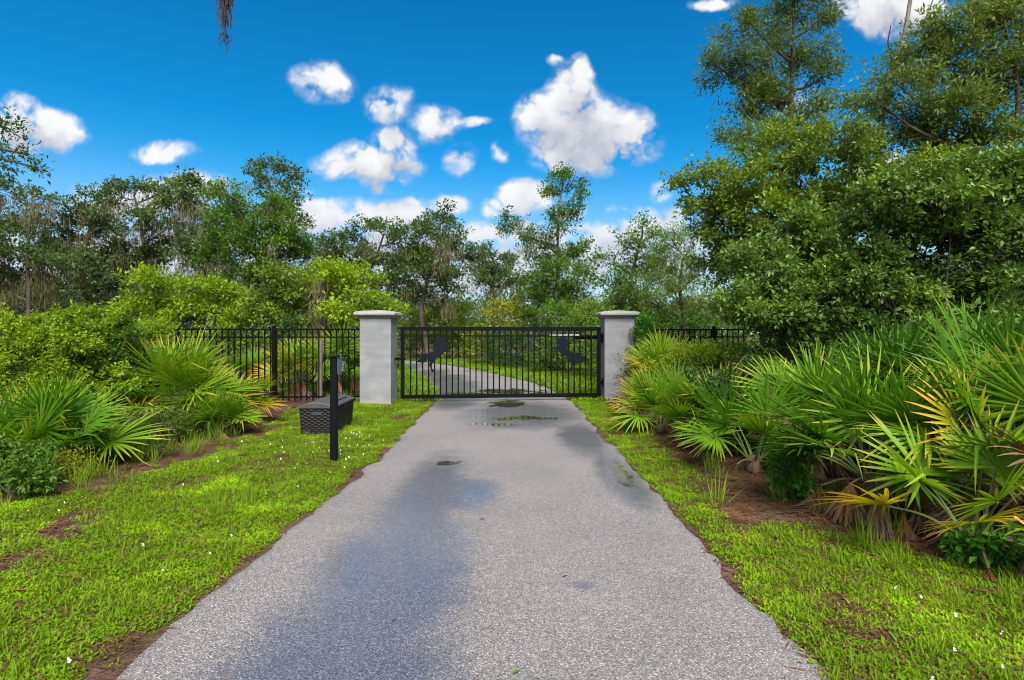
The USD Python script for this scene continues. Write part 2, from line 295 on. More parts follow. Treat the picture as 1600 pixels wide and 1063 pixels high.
# pillar render
n = {'g': ('geometry', {}), 'n': ('noise_texture', {'scale': 2.2, 'detail': 6.0, 'roughness': .6}), 'r': ('rgb_ramp', {'ramp': [(.3, (.150, .154, .166)), (.5, (.172, .176, .188)), (.62, (.196, .20, .211)), (.75, (.25, .253, .262))]}),
     'mp': ('mapping', {'mapping_type': 'point', 'scale': (1, 1, 5)}), 'n3': ('noise_texture', {'scale': 1.6, 'detail': 3.0}), 'mx': ('mix', {'mix_type': 'multiply', 'fac': .5}), 'r3': ('rgb_ramp', {'ramp': [(.35, (.75, .75, .77)), (.6, (1, 1, 1))]}),
     's': ('separate_xyz', {}), 'zr': ('map_range', {'from_min': 0.02, 'from_max': .14, 'to_min': 0.0, 'to_max': 1.0, 'clamp': True}), 'dn': ('noise_texture', {'scale': 9.0, 'detail': 4.0}), 'da': ('math', {'math_type': 'multiply_add', 'value2': .2, 'value3': -.1}), 'zs': ('math', {'math_type': 'add'}),
     'dm': ('mix', {'mix_type': 'mix', 'color1': (.22, .20, .175)}),
     'n2': ('noise_texture', {'scale': 55.0, 'detail': 4.0}), 'bp': ('bump', {'strength': .8, 'distance': .006}), 'p': ('principled_bsdf', {'roughness': .85, 'specular_ior_level': .25})}
M['stucco'] = usdkit.material(stage, '/World/Looks/grey_stucco', n, [('g.position', 'n.vector'), ('n.fac', 'r.fac'), ('g.position', 'mp.vector'), ('mp.vector', 'n3.vector'), ('n3.fac', 'r3.fac'), ('r.color', 'mx.color1'), ('r3.color', 'mx.color2'),
    ('g.position', 's.vector'), ('g.position', 'dn.vector'), ('dn.fac', 'da.value1'), ('s.z', 'zs.value1'), ('da.value', 'zs.value2'), ('zs.value', 'zr.value'), ('zr.result', 'dm.fac'), ('mx.color', 'dm.color2'), ('dm.color', 'p.base_color'),
    ('g.position', 'n2.vector'), ('n2.fac', 'bp.height'), ('bp.normal', 'p.normal')], surface='p.BSDF')
M['cap'] = plain('cast_stone_cap', (.215, .213, .207), .8, .3, var=.18, scale=8, bump=.004, bscale=50)

# asphalt with damp streaks and puddles
def ellipses(N, L, src, items, pre):
    prev = None
    for i, (cx, cy, a, b) in enumerate(items):
        k = f'{pre}{i}'
        N[k + 's'] = ('vector_math', {'math_type': 'subtract', 'vector2': (cx, cy, 0)}); N[k + 'm'] = ('vector_math', {'math_type': 'multiply', 'vector2': (1 / a, 1 / b, 0)}); N[k + 'l'] = ('vector_math', {'math_type': 'length'})
        N[k + 'r'] = ('map_range', {'from_min': 1.6, 'from_max': 0.2, 'to_min': 0.0, 'to_max': 1.0, 'clamp': True})
        L += [(src, k + 's.vector1'), (k + 's.vector', k + 'm.vector1'), (k + 'm.vector', k + 'l.vector1'), (k + 'l.value', k + 'r.value')]
        if prev:
            N[k + 'x'] = ('math', {'math_type': 'maximum'}); L += [(prev, k + 'x.value1'), (k + 'r.result', k + 'x.value2')]; prev = k + 'x.value'
        else: prev = k + 'r.result'
    return prev
N2 = {'g': ('geometry', {}), 'vo': ('voronoi_texture', {'scale': 185.0, 'feature': 'f1'}), 'sc': ('separate_color', {}), 'ag': ('rgb_ramp', {'ramp': [(0, (.035, .033, .035)), (.3, (.092, .086, .088)), (.72, (.145, .136, .136)), (.9, (.21, .197, .19)), (1, (.36, .34, .31))]}),
      'big': ('noise_texture', {'scale': .9, 'detail': 5.0, 'roughness': .6}), 'bigr': ('rgb_ramp', {'ramp': [(.3, (.84, .83, .87)), (.7, (1.10, 1.06, 1.07))]}), 'mb': ('mix', {'mix_type': 'multiply', 'fac': 1.0}),
      'rs': ('noise_texture', {'scale': 3.5, 'detail': 2.0}), 'rsr': ('map_range', {'from_min': .70, 'from_max': .78, 'to_min': 0.0, 'to_max': .4, 'clamp': True}), 'rust': ('mix', {'mix_type': 'mix', 'color2': (.20, .11, .07)}),
      'dn': ('noise_texture', {'scale': 1.7, 'detail': 8.0, 'roughness': .66, 'distortion': 1.2}), 'dk': ('math', {'math_type': 'multiply_add', 'value2': .9, 'value3': -.45}), 'da': ('math', {'math_type': 'add'}), 'dr': ('map_range', {'range_type': 'smoothstep', 'from_min': .08, 'from_max': .75, 'to_max': .82, 'clamp': True}),
      'pn': ('noise_texture', {'scale': 3.2, 'detail': 7.0, 'roughness': .62, 'distortion': .8}), 'pk': ('math', {'math_type': 'multiply_add', 'value2': 2.2, 'value3': -1.05}), 'pa': ('math', {'math_type': 'add'}), 'pr': ('map_range', {'range_type': 'smoothstep', 'from_min': .50, 'from_max': .66, 'clamp': True}),
      'wet': ('math', {'math_type': 'maximum'}), 'wc': ('mix', {'mix_type': 'multiply', 'color2': (.54, .57, .65)}), 'pc': ('mix', {'mix_type': 'mix', 'color2': (.035, .032, .026)}),
      'r1': ('map_range', {'from_min': 0.0, 'from_max': 1.0, 'to_min': .8, 'to_max': .4}), 'r2': ('mix_float', {'b': .03}),
      'vb': ('voronoi_texture', {'scale': 185.0, 'feature': 'smooth_f1', 'smoothness': .6}), 'bi': ('math', {'math_type': 'subtract', 'value1': 1.0}), 'bh': ('math', {'math_type': 'multiply'}), 'pi': ('math', {'math_type': 'subtract', 'value1': 1.0}), 'bp': ('bump', {'strength': .55, 'distance': .006}),
      'p': ('principled_bsdf', {'specular_ior_level': .5, 'coat_ior': 1.95}), 'cr': ('map_range', {'from_min': .82, 'from_max': 1.0, 'to_min': .17, 'to_max': .04, 'clamp': True})}
L2 = [('g.position', 'vo.vector'), ('vo.color', 'sc.color'), ('sc.r', 'ag.fac'), ('g.position', 'big.vector'), ('big.fac', 'bigr.fac'), ('ag.color', 'mb.color1'), ('bigr.color', 'mb.color2'),
      ('g.position', 'rs.vector'), ('rs.fac', 'rsr.value'), ('rsr.result', 'rust.fac'), ('mb.color', 'rust.color1'), ('g.position', 'dn.vector'), ('dn.fac', 'dk.value1'), ('g.position', 'pn.vector'), ('pn.fac', 'pk.value1')]
damp = ellipses(N2, L2, 'g.position', [(-.80, 5.0, .30, 1.8), (-.74, 3.4, .42, 1.5), (-.80, 2.4, .5, 1.0), (-.5, 5.3, .35, .5), (-1.25, 12.6, .5, 1.4), (-1.6, 15.5, .62, 2.6), (-2.3, 18.2, .75, 2.6), (-3.2, 21.0, .8, 2.6), (-4.9, 24.8, .9, 3.4), (1.12, 5.9, .2, 1.1), (.2, 10.6, 1.0, 1.6), (1.0, 8.2, .35, 1.2), (.42, 3.35, .06, .05)], 'e')
pud = ellipses(N2, L2, 'g.position', [(-.10, 12.0, .40, .8), (.25, 10.0, .50, .28), (-.30, 9.3, .36, .16), (-.15, 14.6, .95, .75), (-1.0, 14.0, .6, .5), (-1.55, 22.6, .45, .2), (-.74, 6.5, .15, .12), (1.15, 6.0, .11, .55)], 'q')
L2 += [('wet.value', 'p.coat_weight'), ('wet.value', 'cr.value'), ('cr.result', 'p.coat_roughness'), (damp, 'da.value1'), ('dk.value', 'da.value2'), ('da.value', 'dr.value'), (pud, 'pa.value1'), ('pk.value', 'pa.value2'), ('pa.value', 'pr.value'), ('dr.result', 'wet.value1'), ('pr.result', 'wet.value2'),
       ('wet.value', 'wc.fac'), ('rust.color', 'wc.color1'), ('pr.result', 'pc.fac'), ('wc.color', 'pc.color1'), ('pc.color', 'p.base_color'), ('wet.value', 'r1.value'), ('r1.result', 'r2.a'), ('pr.result', 'r2.fac'), ('r2.result', 'p.roughness'),
       ('g.position', 'vb.vector'), ('vb.distance', 'bi.value2'), ('pr.result', 'pi.value2'), ('bi.value', 'bh.value1'), ('pi.value', 'bh.value2'), ('bh.value', 'bp.height'), ('bp.normal', 'p.normal')]
M['asphalt'] = usdkit.material(stage, '/World/Looks/asphalt', N2, L2, surface='p.BSDF')

# soil with straw, humus and thin green
n = {'g': ('geometry', {}), 'n': ('noise_texture', {'scale': 4.0, 'detail': 9.0, 'roughness': .78}), 'r': ('rgb_ramp', {'ramp': [(.3, (.026, .014, .011)), (.46, (.062, .034, .026)), (.6, (.105, .062, .05)), (.72, (.19, .15, .14))]}),
     'm': ('noise_texture', {'scale': .7, 'detail': 6.0, 'roughness': .65}), 'mr': ('map_range', {'range_type': 'smoothstep', 'from_min': .46, 'from_max': .56, 'clamp': True}), 'mx': ('mix', {'mix_type': 'mix', 'color2': (.07, .10, .012)}), 'mk': ('math', {'math_type': 'multiply', 'value2': .22}),
     'f': ('noise_texture', {'scale': 60.0, 'detail': 4.0}), 'bp': ('bump', {'strength': 1.0, 'distance': .03}), 'p': ('principled_bsdf', {'roughness': .95, 'specular_ior_level': .15})}
M['soil'] = usdkit.material(stage, '/World/Looks/soil', n, [('g.position', 'n.vector'), ('n.fac', 'r.fac'), ('g.position', 'm.vector'), ('m.fac', 'mr.value'), ('mr.result', 'mk.value1'), ('mk.value', 'mx.fac'), ('r.color', 'mx.color1'), ('mx.color', 'p.base_color'), ('g.position', 'f.vector'), ('f.fac', 'bp.height'), ('bp.normal', 'p.normal')], surface='p.BSDF')

# ------------------------------------------------------------------ ground and driveway
LE = np.array([(-1.80, -16), (-1.80, -4), (-1.775, 2), (-1.70, 5), (-1.62, 7), (-1.68, 10), (-1.70, 12.5), (-1.95, 14.6), (-2.46, 17.1), (-3.46, 21.2), (-4.85, 25.4), (-6.9, 29.2), (-10.0, 32.4), (-16, 35.8), (-30, 38.5), (-60, 40)], float)
RE = np.array([(1.36, -16), (1.36, -4), (1.35, 2), (1.37, 5), (1.37, 7), (1.36, 10), (1.34, 12.3), (1.2, 14.2), (.75, 17.0), (-.22, 20.0), (-1.9, 24.6), (-4.4, 29.6), (-8.0, 34.6), (-14.5, 39.0), (-30, 42.2), (-60, 43.8)], float)
cl, cr = curve(LE, 24), curve(RE, 24)
def along(c):  # for y < 29 the edges are functions of y
    k = np.argsort(c[:, 1]); return c[k, 1], c[k, 0]
yl, xl = along(cl); yr, xr = along(cr)
def drive_edges(y): return np.interp(y, yl, xl), np.interp(y, yr, xr)
poly_drive = Polygon(np.vstack([cl, cr[::-1]]))

def gz(x, y):
    x, y = np.asarray(x, float), np.asarray(y, float)
    p = np.stack([x, y, 0 * x], -1)
    a, b = drive_edges(np.clip(y, -16, 40)); d = np.maximum(np.maximum(a - x, x - b), 0)
    w = np.clip(d / 1.5, 0, 1)
    far = np.clip((np.hypot(x, y) - 40) / 60, 0, 1)
    return (meshkit.fbm(p * .5, 3, 3) - .5) * .10 * w + (meshkit.fbm(p * 2.5, 3, 5) - .5) * .05 * np.clip(d / .4, 0, 1) + far * (meshkit.fbm(p * .02, 2, 9)) * 1.0 - .005

def axis(lo, hi, flo, fhi, step):
    core = np.arange(flo, fhi + step, step); out_l, out_h = [], []
    s, v = step, flo
    while v > lo: s *= 1.25; v -= s; out_l.append(v)
    s, v = step, fhi + step
    while v < hi: s *= 1.25; v += s; out_h.append(v)
    return np.array(out_l[::-1] + list(core) + out_h)
gx, gy = axis(-600, 600, -9, 9, .14), axis(-600, 900, 1.4, 16, .14)
X, Y = np.meshgrid(gx, gy); Z = gz(X, Y)
v = np.stack([X, Y, Z], -1).reshape(-1, 3); nx, ny = len(gx), len(gy)
i, j = np.meshgrid(np.arange(nx - 1), np.arange(ny - 1)); a = (j * nx + i).ravel()
f = np.vstack([np.stack([a, a + 1, a + nx + 1], 1), np.stack([a, a + nx + 1, a + nx], 1)])
tag(obj('ground', (v, f), M['soil'], smooth=True), 'brown sandy soil with leaf litter under the plants', 'ground', kind='structure')

# driveway: ragged edges, a chamfer down into the soil
rng = np.random.default_rng(4)
S = 420
def resample(c, s):
    d = np.r_[0, np.cumsum(np.linalg.norm(np.diff(c, axis=0), axis=1))]; return np.stack([np.interp(s * d[-1], d, c[:, k]) for k in (0, 1)], 1)
tt = np.r_[np.linspace(0, .13, 20, endpoint=False), np.linspace(.13, .45, 420, endpoint=False), np.linspace(.45, 1, 90)]
el, er = resample(cl, tt), resample(cr, tt)
cross = np.r_[0, .012, .03, np.linspace(.08, .92, 12), .97, .988, 1]
ln = np.zeros((len(tt), 3)); ln[:, :2] = el; ln[:, 2] = 1.7
e1 = (meshkit.fbm(ln * 3.0, 4, 2) - .5) * .20 + (meshkit.fbm(ln * 11, 2, 7) - .5) * .08
ln[:, :2] = er; e2 = (meshkit.fbm(ln * 2.4, 4, 12) - .5) * .26 + (meshkit.fbm(ln * 11, 2, 17) - .5) * .10
acr = unit(er - el)
el2, er2 = el + acr * e1[:, None], er + acr * e2[:, None]
P = el2[:, None] * (1 - cross)[None, :, None] + er2[:, None] * cross[None, :, None]
zc = np.full(len(cross), .022); zc[[0, -1]] = -.05; zc[[1, -2]] = .010; zc[[2, -3]] = .019
Pz = np.broadcast_to(zc, P.shape[:2]) + (meshkit.fbm(np.dstack([P * .8, 0 * P[..., :1]]), 3, 8) - .5) * .012 * (cross > .02) * (cross < .98)
v = np.dstack([P, Pz[..., None]]).reshape(-1, 3); nx, ny = len(cross), len(tt)
i, j = np.meshgrid(np.arange(nx - 1), np.arange(ny - 1)); a = (j * nx + i).ravel()
f = np.vstack([np.stack([a, a + 1, a + nx + 1], 1), np.stack([a, a + nx + 1, a + nx], 1)])
tag(obj('driveway', (v, f), M['asphalt'], smooth=True), 'grey asphalt driveway running through the gate, damp with puddles', 'driveway', kind='structure')

# ------------------------------------------------------------------ gate pillars
def pillar(label, x0, x1, y0, y1, h):
    cx, cy = (x0 + x1) / 2, (y0 + y1) / 2; w, d = (x1 - x0) / 2, (y1 - y0) / 2
    t = thing('gate_pillar', label, 'pillar', (cx, cy, 0), group='stucco pillars either side of the gate')
    obj('column', box(-w, w, -d, d, -.15, h, .012), M['stucco'], t)
    # cap: neck moulding, rounded overhanging lip, low pyramid
    prof = [(.0, 0), (.02, .0), (.03, .025), (.052, .04), (.085, .045), (.102, .06), (.108, .085), (.102, .11), (.085, .125)]
    rings = [(w + o, d + o, h + z) for o, z in prof] + [(w * .97 + .03, d * .97 + .03, h + .142), (.03, .03, h + .175)]
    v, f = [], []
    for a, b, z in rings: v += [(-a, -b, z), (a, -b, z), (a, b, z), (-a, b, z)]
    for k in range(len(rings) - 1):
        for q in range(4):
            A, B = k * 4 + q, k * 4 + (q + 1) % 4; f += [(A, B, B + 4), (A, B + 4, A + 4)]
    o = (len(rings) - 1) * 4; f += [(o, o + 1, o + 2), (o, o + 2, o + 3)]
    obj('cap', trimesh.Trimesh(v, f, process=False), M['cap'], t, smooth=28)
    return t
PL = pillar('grey stucco gate pillar left of the gate, behind the wicker deck box', -3.215, -2.555, 12.0, 12.66, 1.84)
PR = pillar('grey stucco gate pillar right of the gate, vines climbing its right edge', 2.06, 2.73, 12.65, 13.3, 1.86)

# ------------------------------------------------------------------ gate
GA, GB = np.array([-2.43, 12.42]), np.array([2.00, 12.85]); GL = float(np.linalg.norm(GB - GA)); GR = math.degrees(math.atan2(*(GB - GA)[::-1]))
gate = thing('swing_gate', 'black metal driveway gate with two rearing horse silhouettes', 'gate', (*GA, 0), GR)
zb, zt = .085, 1.655
obj('top_rail', box(.0, GL, -.03, .03, zt - .085, zt, .004), M['iron'], gate)
obj('bottom_rail', box(.0, GL, -.03, .03, zb, zb + .085, .004), M['iron'], gate)
for x in (0.0, GL - .085): obj('stile', box(x + .002, x + .083, -.0285, .0285, zb + .086, zt - .086), M['iron'], gate)
obj('upper_rail', box(.086, GL - .086, -.012, .012, zt - .215, zt - .185), M['iron'], gate)
NP = 32
for k in range(NP):
    x = .085 + (k + 1) * (GL - .17) / (NP + 1)
    obj('picket', box(x - .0145, x + .0145, -.0135, .0105, zb + .08, zt - .08), M['iron'], gate)
hz = [(120, 632), (150, 606), (182, 570), (205, 535), (232, 512), (262, 508), (288, 520), (300, 512), (330, 494), (365, 484), (392, 466), (414, 440), (416, 420), (392, 392), (384, 362), (392, 330), (410, 296), (428, 278), (446, 268), (452, 277), (470, 270), (500, 272), (528, 277),
      (546, 290), (556, 315), (562, 340), (556, 372), (545, 384), (533, 372), (524, 352), (515, 372), (530, 398), (556, 412), (590, 424), (612, 418), (618, 432), (600, 446), (572, 452), (548, 462), (572, 470), (580, 486), (560, 482), (532, 478), (505, 508), (470, 532), (430, 552), (405, 562), (402, 592), (382, 622), (352, 650), (340, 676), (338, 712), (350, 748), (386, 778), (384, 786), (348, 780), (330, 750), (322, 710),
      (306, 668), (322, 640), (308, 604), (292, 572), (284, 545), (274, 590), (250, 622), (226, 640), (200, 652), (176, 660), (196, 638), (212, 616), (190, 628), (160, 634)]
s = 12.5 / FPX / 9.664
hp = np.array([((x / 9.664 + 640 - 627.5) / FPX * 12.5, CAM_H + (HZ - (500 + y / 9.664)) / FPX * 12.5) for x, y in hz])
for mirror in (0, 1):
    q = hp.copy()
    if mirror: q[:, 0] = GL - q[:, 0]
    m = trimesh.creation.extrude_polygon(Polygon(q).buffer(.008), .008, engine='earcut')
    vv = np.array(m.vertices); m.vertices = np.stack([vv[:, 0], -.016 - vv[:, 2], vv[:, 1]], 1); m.fix_normals()
    p = obj('horse_silhouette', m, M['plate'], gate)
    tag(p, 'rearing horse cut from plate, facing ' + ('left' if mirror else 'right'))
# latch to the left pillar, hinges to the right one
obj('latch', cat([box(-.135, .11, -.055, -.031, .93, .985), box(-.075, -.02, -.075, -.0555, .92, .995)]), M['iron'], gate)
for z in (.38, 1.36):
    obj('hinge', cat([box(GL + .001, GL + .055, -.015, .015, z, z + .05), trimesh.creation.cylinder(.028, .16, transform=trimesh.transformations.translation_matrix([GL + .055, 0, z + .02])), box(GL + .03, GL + .10, -.05, .05, z - .05, z + .13)]), M['iron'], gate)
op = thing('gate_opener', 'gate opener arm with pale tube behind the gate top, fixed to right pillar', 'gate opener', (2.02, 13.05, 1.40), 180 - 2)
obj('arm', tube([(.45, 0, .065), (1.15, .0, .06)], .02, 8), M['steel'], op)
obj('housing', box(-.02, .62, -.05, .05, -.02, .065, .012), M['iron'], op)
obj('bracket', box(-.06, .0, -.09, .09, -.09, .11, .006), M['iron'], op)

# ------------------------------------------------------------------ fences
def fence(label, x0, y0, x1, y1, posts, h=1.63):
    Lf = math.hypot(x1 - x0, y1 - y0); t = thing('picket_fence', label, 'fence', (x0, y0, 0), math.degrees(math.atan2(y1 - y0, x1 - x0)))
    for z in (h - .03, h - .20, .14): obj('rail', box(0.0, Lf, -.015, .015, z - .016, z + .016), M['iron'], t)
    nn = int(Lf / .1235)
    for k in range(nn):
        x = (k + .5) * Lf / nn
        if min(abs(x - p) for p in posts) > .05: obj('picket', box(x - .0125, x + .0125, -.0125, .0125, .06, h - .016), M['iron'], t)
    for x in posts:
        p = obj('post', box(x - .033, x + .033, -.033, .033, -.15, h + .02), M['iron'], t)
        obj('post_cap', trimesh.convex.convex_hull(np.array([(x + a * .04, b * .04, h + z) for a in (-1, 1) for b in (-1, 1) for z in (.021, .04)] + [(x, 0, h + .058)])), M['iron'], p)
    return t
fence('black picket fence running left from the left pillar, palmettos behind it', -7.14, 12.1, -3.225, 12.35, [.035, 2.03])
fence('black picket fence right of the right pillar, half hidden by palmettos', 2.74, 13.0, 5.4, 13.1, [1.9])

# ------------------------------------------------------------------ keypad post
kp = thing('keypad_post', 'slim black post with hooded keypad standing in the lawn before deck box', 'post', (-2.085, 6.67, 0), 3)
obj('post', box(-.039, .039, -.039, .039, -.2, 1.225, .005), M['post'], kp)
obj('post_cap', cat([box(-.057, .057, -.057, .057, 1.226, 1.244, .004), trimesh.convex.convex_hull(np.array([(a * .05, b * .05, 1.245) for a in (-1, 1) for b in (-1, 1)] + [(a * .04, b * .04, 1.257) for a in (-1, 1) for b in (-1, 1)]))]), M['post'], kp)
kb = trimesh.convex.convex_hull(np.array([(.046, y, z) for y in (-.055, .055) for z in (1.03, 1.215)] + [(.098, y, 1.215) for y in (-.06, .06)] + [(.112, y, 1.195) for y in (-.06, .06)] + [(.088, y, 1.045) for y in (-.05, .05)]))
k0 = obj('keypad', kb, M['keypad'], kp)
obj('hood', trimesh.convex.convex_hull(np.array([(x, y, z) for x in (.046, .125) for y in (-.066, .066) for z in (1.216, 1.224)])), M['keypad'], k0)
dirv = np.array([.024 / 1.0, 0, -.15])
btn = []
for r in range(4):
    for c in range(3):
        z = 1.165 - r * .03; x = .112 - (1.195 - z) * (.024 / .15); b = box(-.004, .004, -.009, .009, -.009, .009); b.apply_translation([x, (c - 1) * .027, z]); btn.append(b)
tag(obj('button', cat(btn), M['button'], k0), None, None, None, 'stuff')

# ------------------------------------------------------------------ deck box
db = thing('deck_box', 'dark brown wicker resin deck box with domed grey lid on the grass', 'deck box', (-2.90, 8.98, 0), 1.5)
W, Dp, Hb = .255, .60, .405
def wall_pt(u, z):  # flare: narrower towards the bottom with a slight bow
    k = z / Hb; return u * (.90 + .10 * k ** .8)
core = trimesh.convex.convex_hull(np.array([(sx * W * .88, sy * Dp * .93, 0.0) for sx in (-1, 1) for sy in (-1, 1)] + [(sx * (W - .012), sy * (Dp - .012), Hb) for sx in (-1, 1) for sy in (-1, 1)]))
body = obj('body', core, M['resin'], db)
wv = []
rows = 15; rh = Hb / rows
def strand(p0, p1, nrm, zc, cells, phase):
    """One woven band: bulges over every second stake."""
    n_ = cells * 6; t_ = np.linspace(0, 1, n_ + 1); b = .0035 + .0065 * (np.sin(t_ * cells * PI + phase)); P_ = p0 + (p1 - p0) * t_[:, None]
    vv_, ff_ = [], []
    for dz, out in ((-.44, -.4), (-.25, 1), (.25, 1), (.44, -.4)):
        k = (zc + dz * rh) / Hb; vv_.append(P_ * 1.0 + nrm * (b * out)[:, None] * 1.0 + np.array([0, 0, zc + dz * rh]))
    vv_ = np.vstack(vv_); m_ = n_ + 1
    for q in range(3):
        a_ = q * m_ + np.arange(n_); ff_ += [np.stack([a_, a_ + 1, a_ + m_ + 1], 1), np.stack([a_, a_ + m_ + 1, a_ + m_], 1)]
    return vv_, np.vstack(ff_)
for r in range(rows):
    zc = (r + .5) * rh; k = .88 + .12 * (zc / Hb); kd = .93 + .07 * (zc / Hb); w, d = W * k - .006, Dp * kd - .006
    for s_ in (-1, 1):
        wv.append(strand(np.array([-w, s_ * d, 0]), np.array([w, s_ * d, 0]), np.array([0, s_, 0]), zc, 10, PI * (r % 2)))
        wv.append(strand(np.array([s_ * w, -d, 0]), np.array([s_ * w, d, 0]), np.array([s_, 0, 0]), zc, 26, PI * (r % 2)))
tag(obj('wicker_weave', merge(wv), M['resin'], body, smooth=True), None, None, None, 'stuff')
for sx in (-1, 1):
    for sy in (-1, 1):
        obj('corner_post', trimesh.convex.convex_hull(np.array([(sx * (W * .88 + o), sy * (Dp * .93 + o2), 0) for o in (-.02, .004) for o2 in (-.02, .004)] + [(sx * (W - .008 + o), sy * (Dp - .008 + o2), Hb - .002) for o in (-.02, .004) for o2 in (-.02, .004)])), M['resin'], db)
# lid: a low barrel from side to side with a lip
th = np.linspace(-1, 1, 17); lv, lf = [], []
for yy in (-Dp - .012, -Dp - .002, Dp + .002, Dp + .012):
    e = abs(yy) > Dp + .005
    for t_ in th: lv.append((t_ * (W + .012), yy, Hb + .022 + .062 * (1 - t_ * t_) - (.012 if e else 0)))
for r in range(3):
    for q in range(16): a_ = r * 17 + q; lf += [(a_, a_ + 1, a_ + 18), (a_, a_ + 18, a_ + 17)]
lid = obj('lid', trimesh.Trimesh(lv, lf, process=False), M['lid'], db, smooth=40)
endw = []
for sy in (-1, 1):
    pg = Polygon([(-W - .012, Hb + .001)] + [(t_ * (W + .012), Hb + .010 + .062 * (1 - t_ * t_)) for t_ in th] + [(W + .012, Hb + .001)])
    m = trimesh.creation.extrude_polygon(pg, .016, engine='earcut'); vv = np.array(m.vertices); m.vertices = np.stack([vv[:, 0], sy * (Dp + .0115) - sy * vv[:, 2], vv[:, 1]], 1); m.fix_normals(); endw.append(m)
for sx in (-1, 1): endw.append(box(sx * (W + .004) - .008, sx * (W + .004) + .008, -Dp, Dp, Hb + .001, Hb + .021))
obj('lid_rim', cat(endw), M['lid'], lid)
obj('lid_panel', cat([box(W * .15, W * .75, -.42, .42, Hb + .062, Hb + .076, .004)]), M['lid'], lid)
obj('latch', box(W + .002, W + .022, -.035, .035, Hb - .055, Hb + .018, .004), M['resin'], db)
for sy in (-1, 1):
    obj('handle', cat([box(-.075, .075, sy * (Dp - .012) - .008, sy * (Dp - .012) + .008, .30, .345, .004)]), M['rubber'], db)

# ------------------------------------------------------------------ palmettos
def frond(rng, length, nleaf, span, fold, droop, wid):
    """A palmate fan in its own frame: hub at the origin, axis +x, upper face +z. Returns (v, f, uv)."""
    vs, fs, uvs, o = [], [], [], 0
    ks = np.array([0, .12, .35, .62, .84, 1.0]); ws = np.array([.35, .7, 1.0, .82, .45, .04])
    for i in range(nleaf):
        a = (i / (nleaf - 1) - .5) * span + rng.normal() * .025
        ll = length * (1 - .28 * abs(i / (nleaf - 1) - .5) * 2 ** 1) * rng.uniform(.88, 1.06)
        lift = rng.normal() * .07 + fold * abs(a) * .35
        dr = droop * rng.uniform(.4, 1.6) * (1 + .8 * (rng.random() < .12))
        brk = rng.random() < .06
        d = np.array([math.cos(a), math.sin(a), 0.0]); sd_ = np.array([-math.sin(a), math.cos(a), 0.0])
        r = ks * ll; z = np.sin(lift) * r - dr * (ks ** 2.2) * ll
        if brk: z = z - np.maximum(ks - .6, 0) * ll * rng.uniform(.5, 1.2)
        rr = r * np.cos(lift) * (1 - .25 * dr * ks ** 2)
        c = d[None] * rr[:, None] + np.array([0, 0, 1.0])[None] * z[:, None]
        hw = (wid * ws * rng.uniform(.85, 1.1))[:, None]
        up = np.array([0, 0, 1.0]) * .35
        lft, rgt = c + (sd_ + up) * hw, c + (-sd_ + up) * hw
        vs.append(np.stack([lft, c, rgt], 1).reshape(-1, 3))
        uvs.append(np.stack([np.repeat(ks, 3), np.full(18, i / nleaf)], 1))
        b = o + np.arange(5)[:, None] * 3
        fs.append(np.vstack([b + [0, 1, 4], b + [0, 4, 3], b + [1, 2, 5], b + [1, 5, 4]])); o += 18
    return np.vstack(vs), np.vstack(fs), np.vstack(uvs)

def frame(d, up):
    d = unit(d); s = unit(np.cross(up, d)); return np.stack([d, s, np.cross(d, s)], 1)

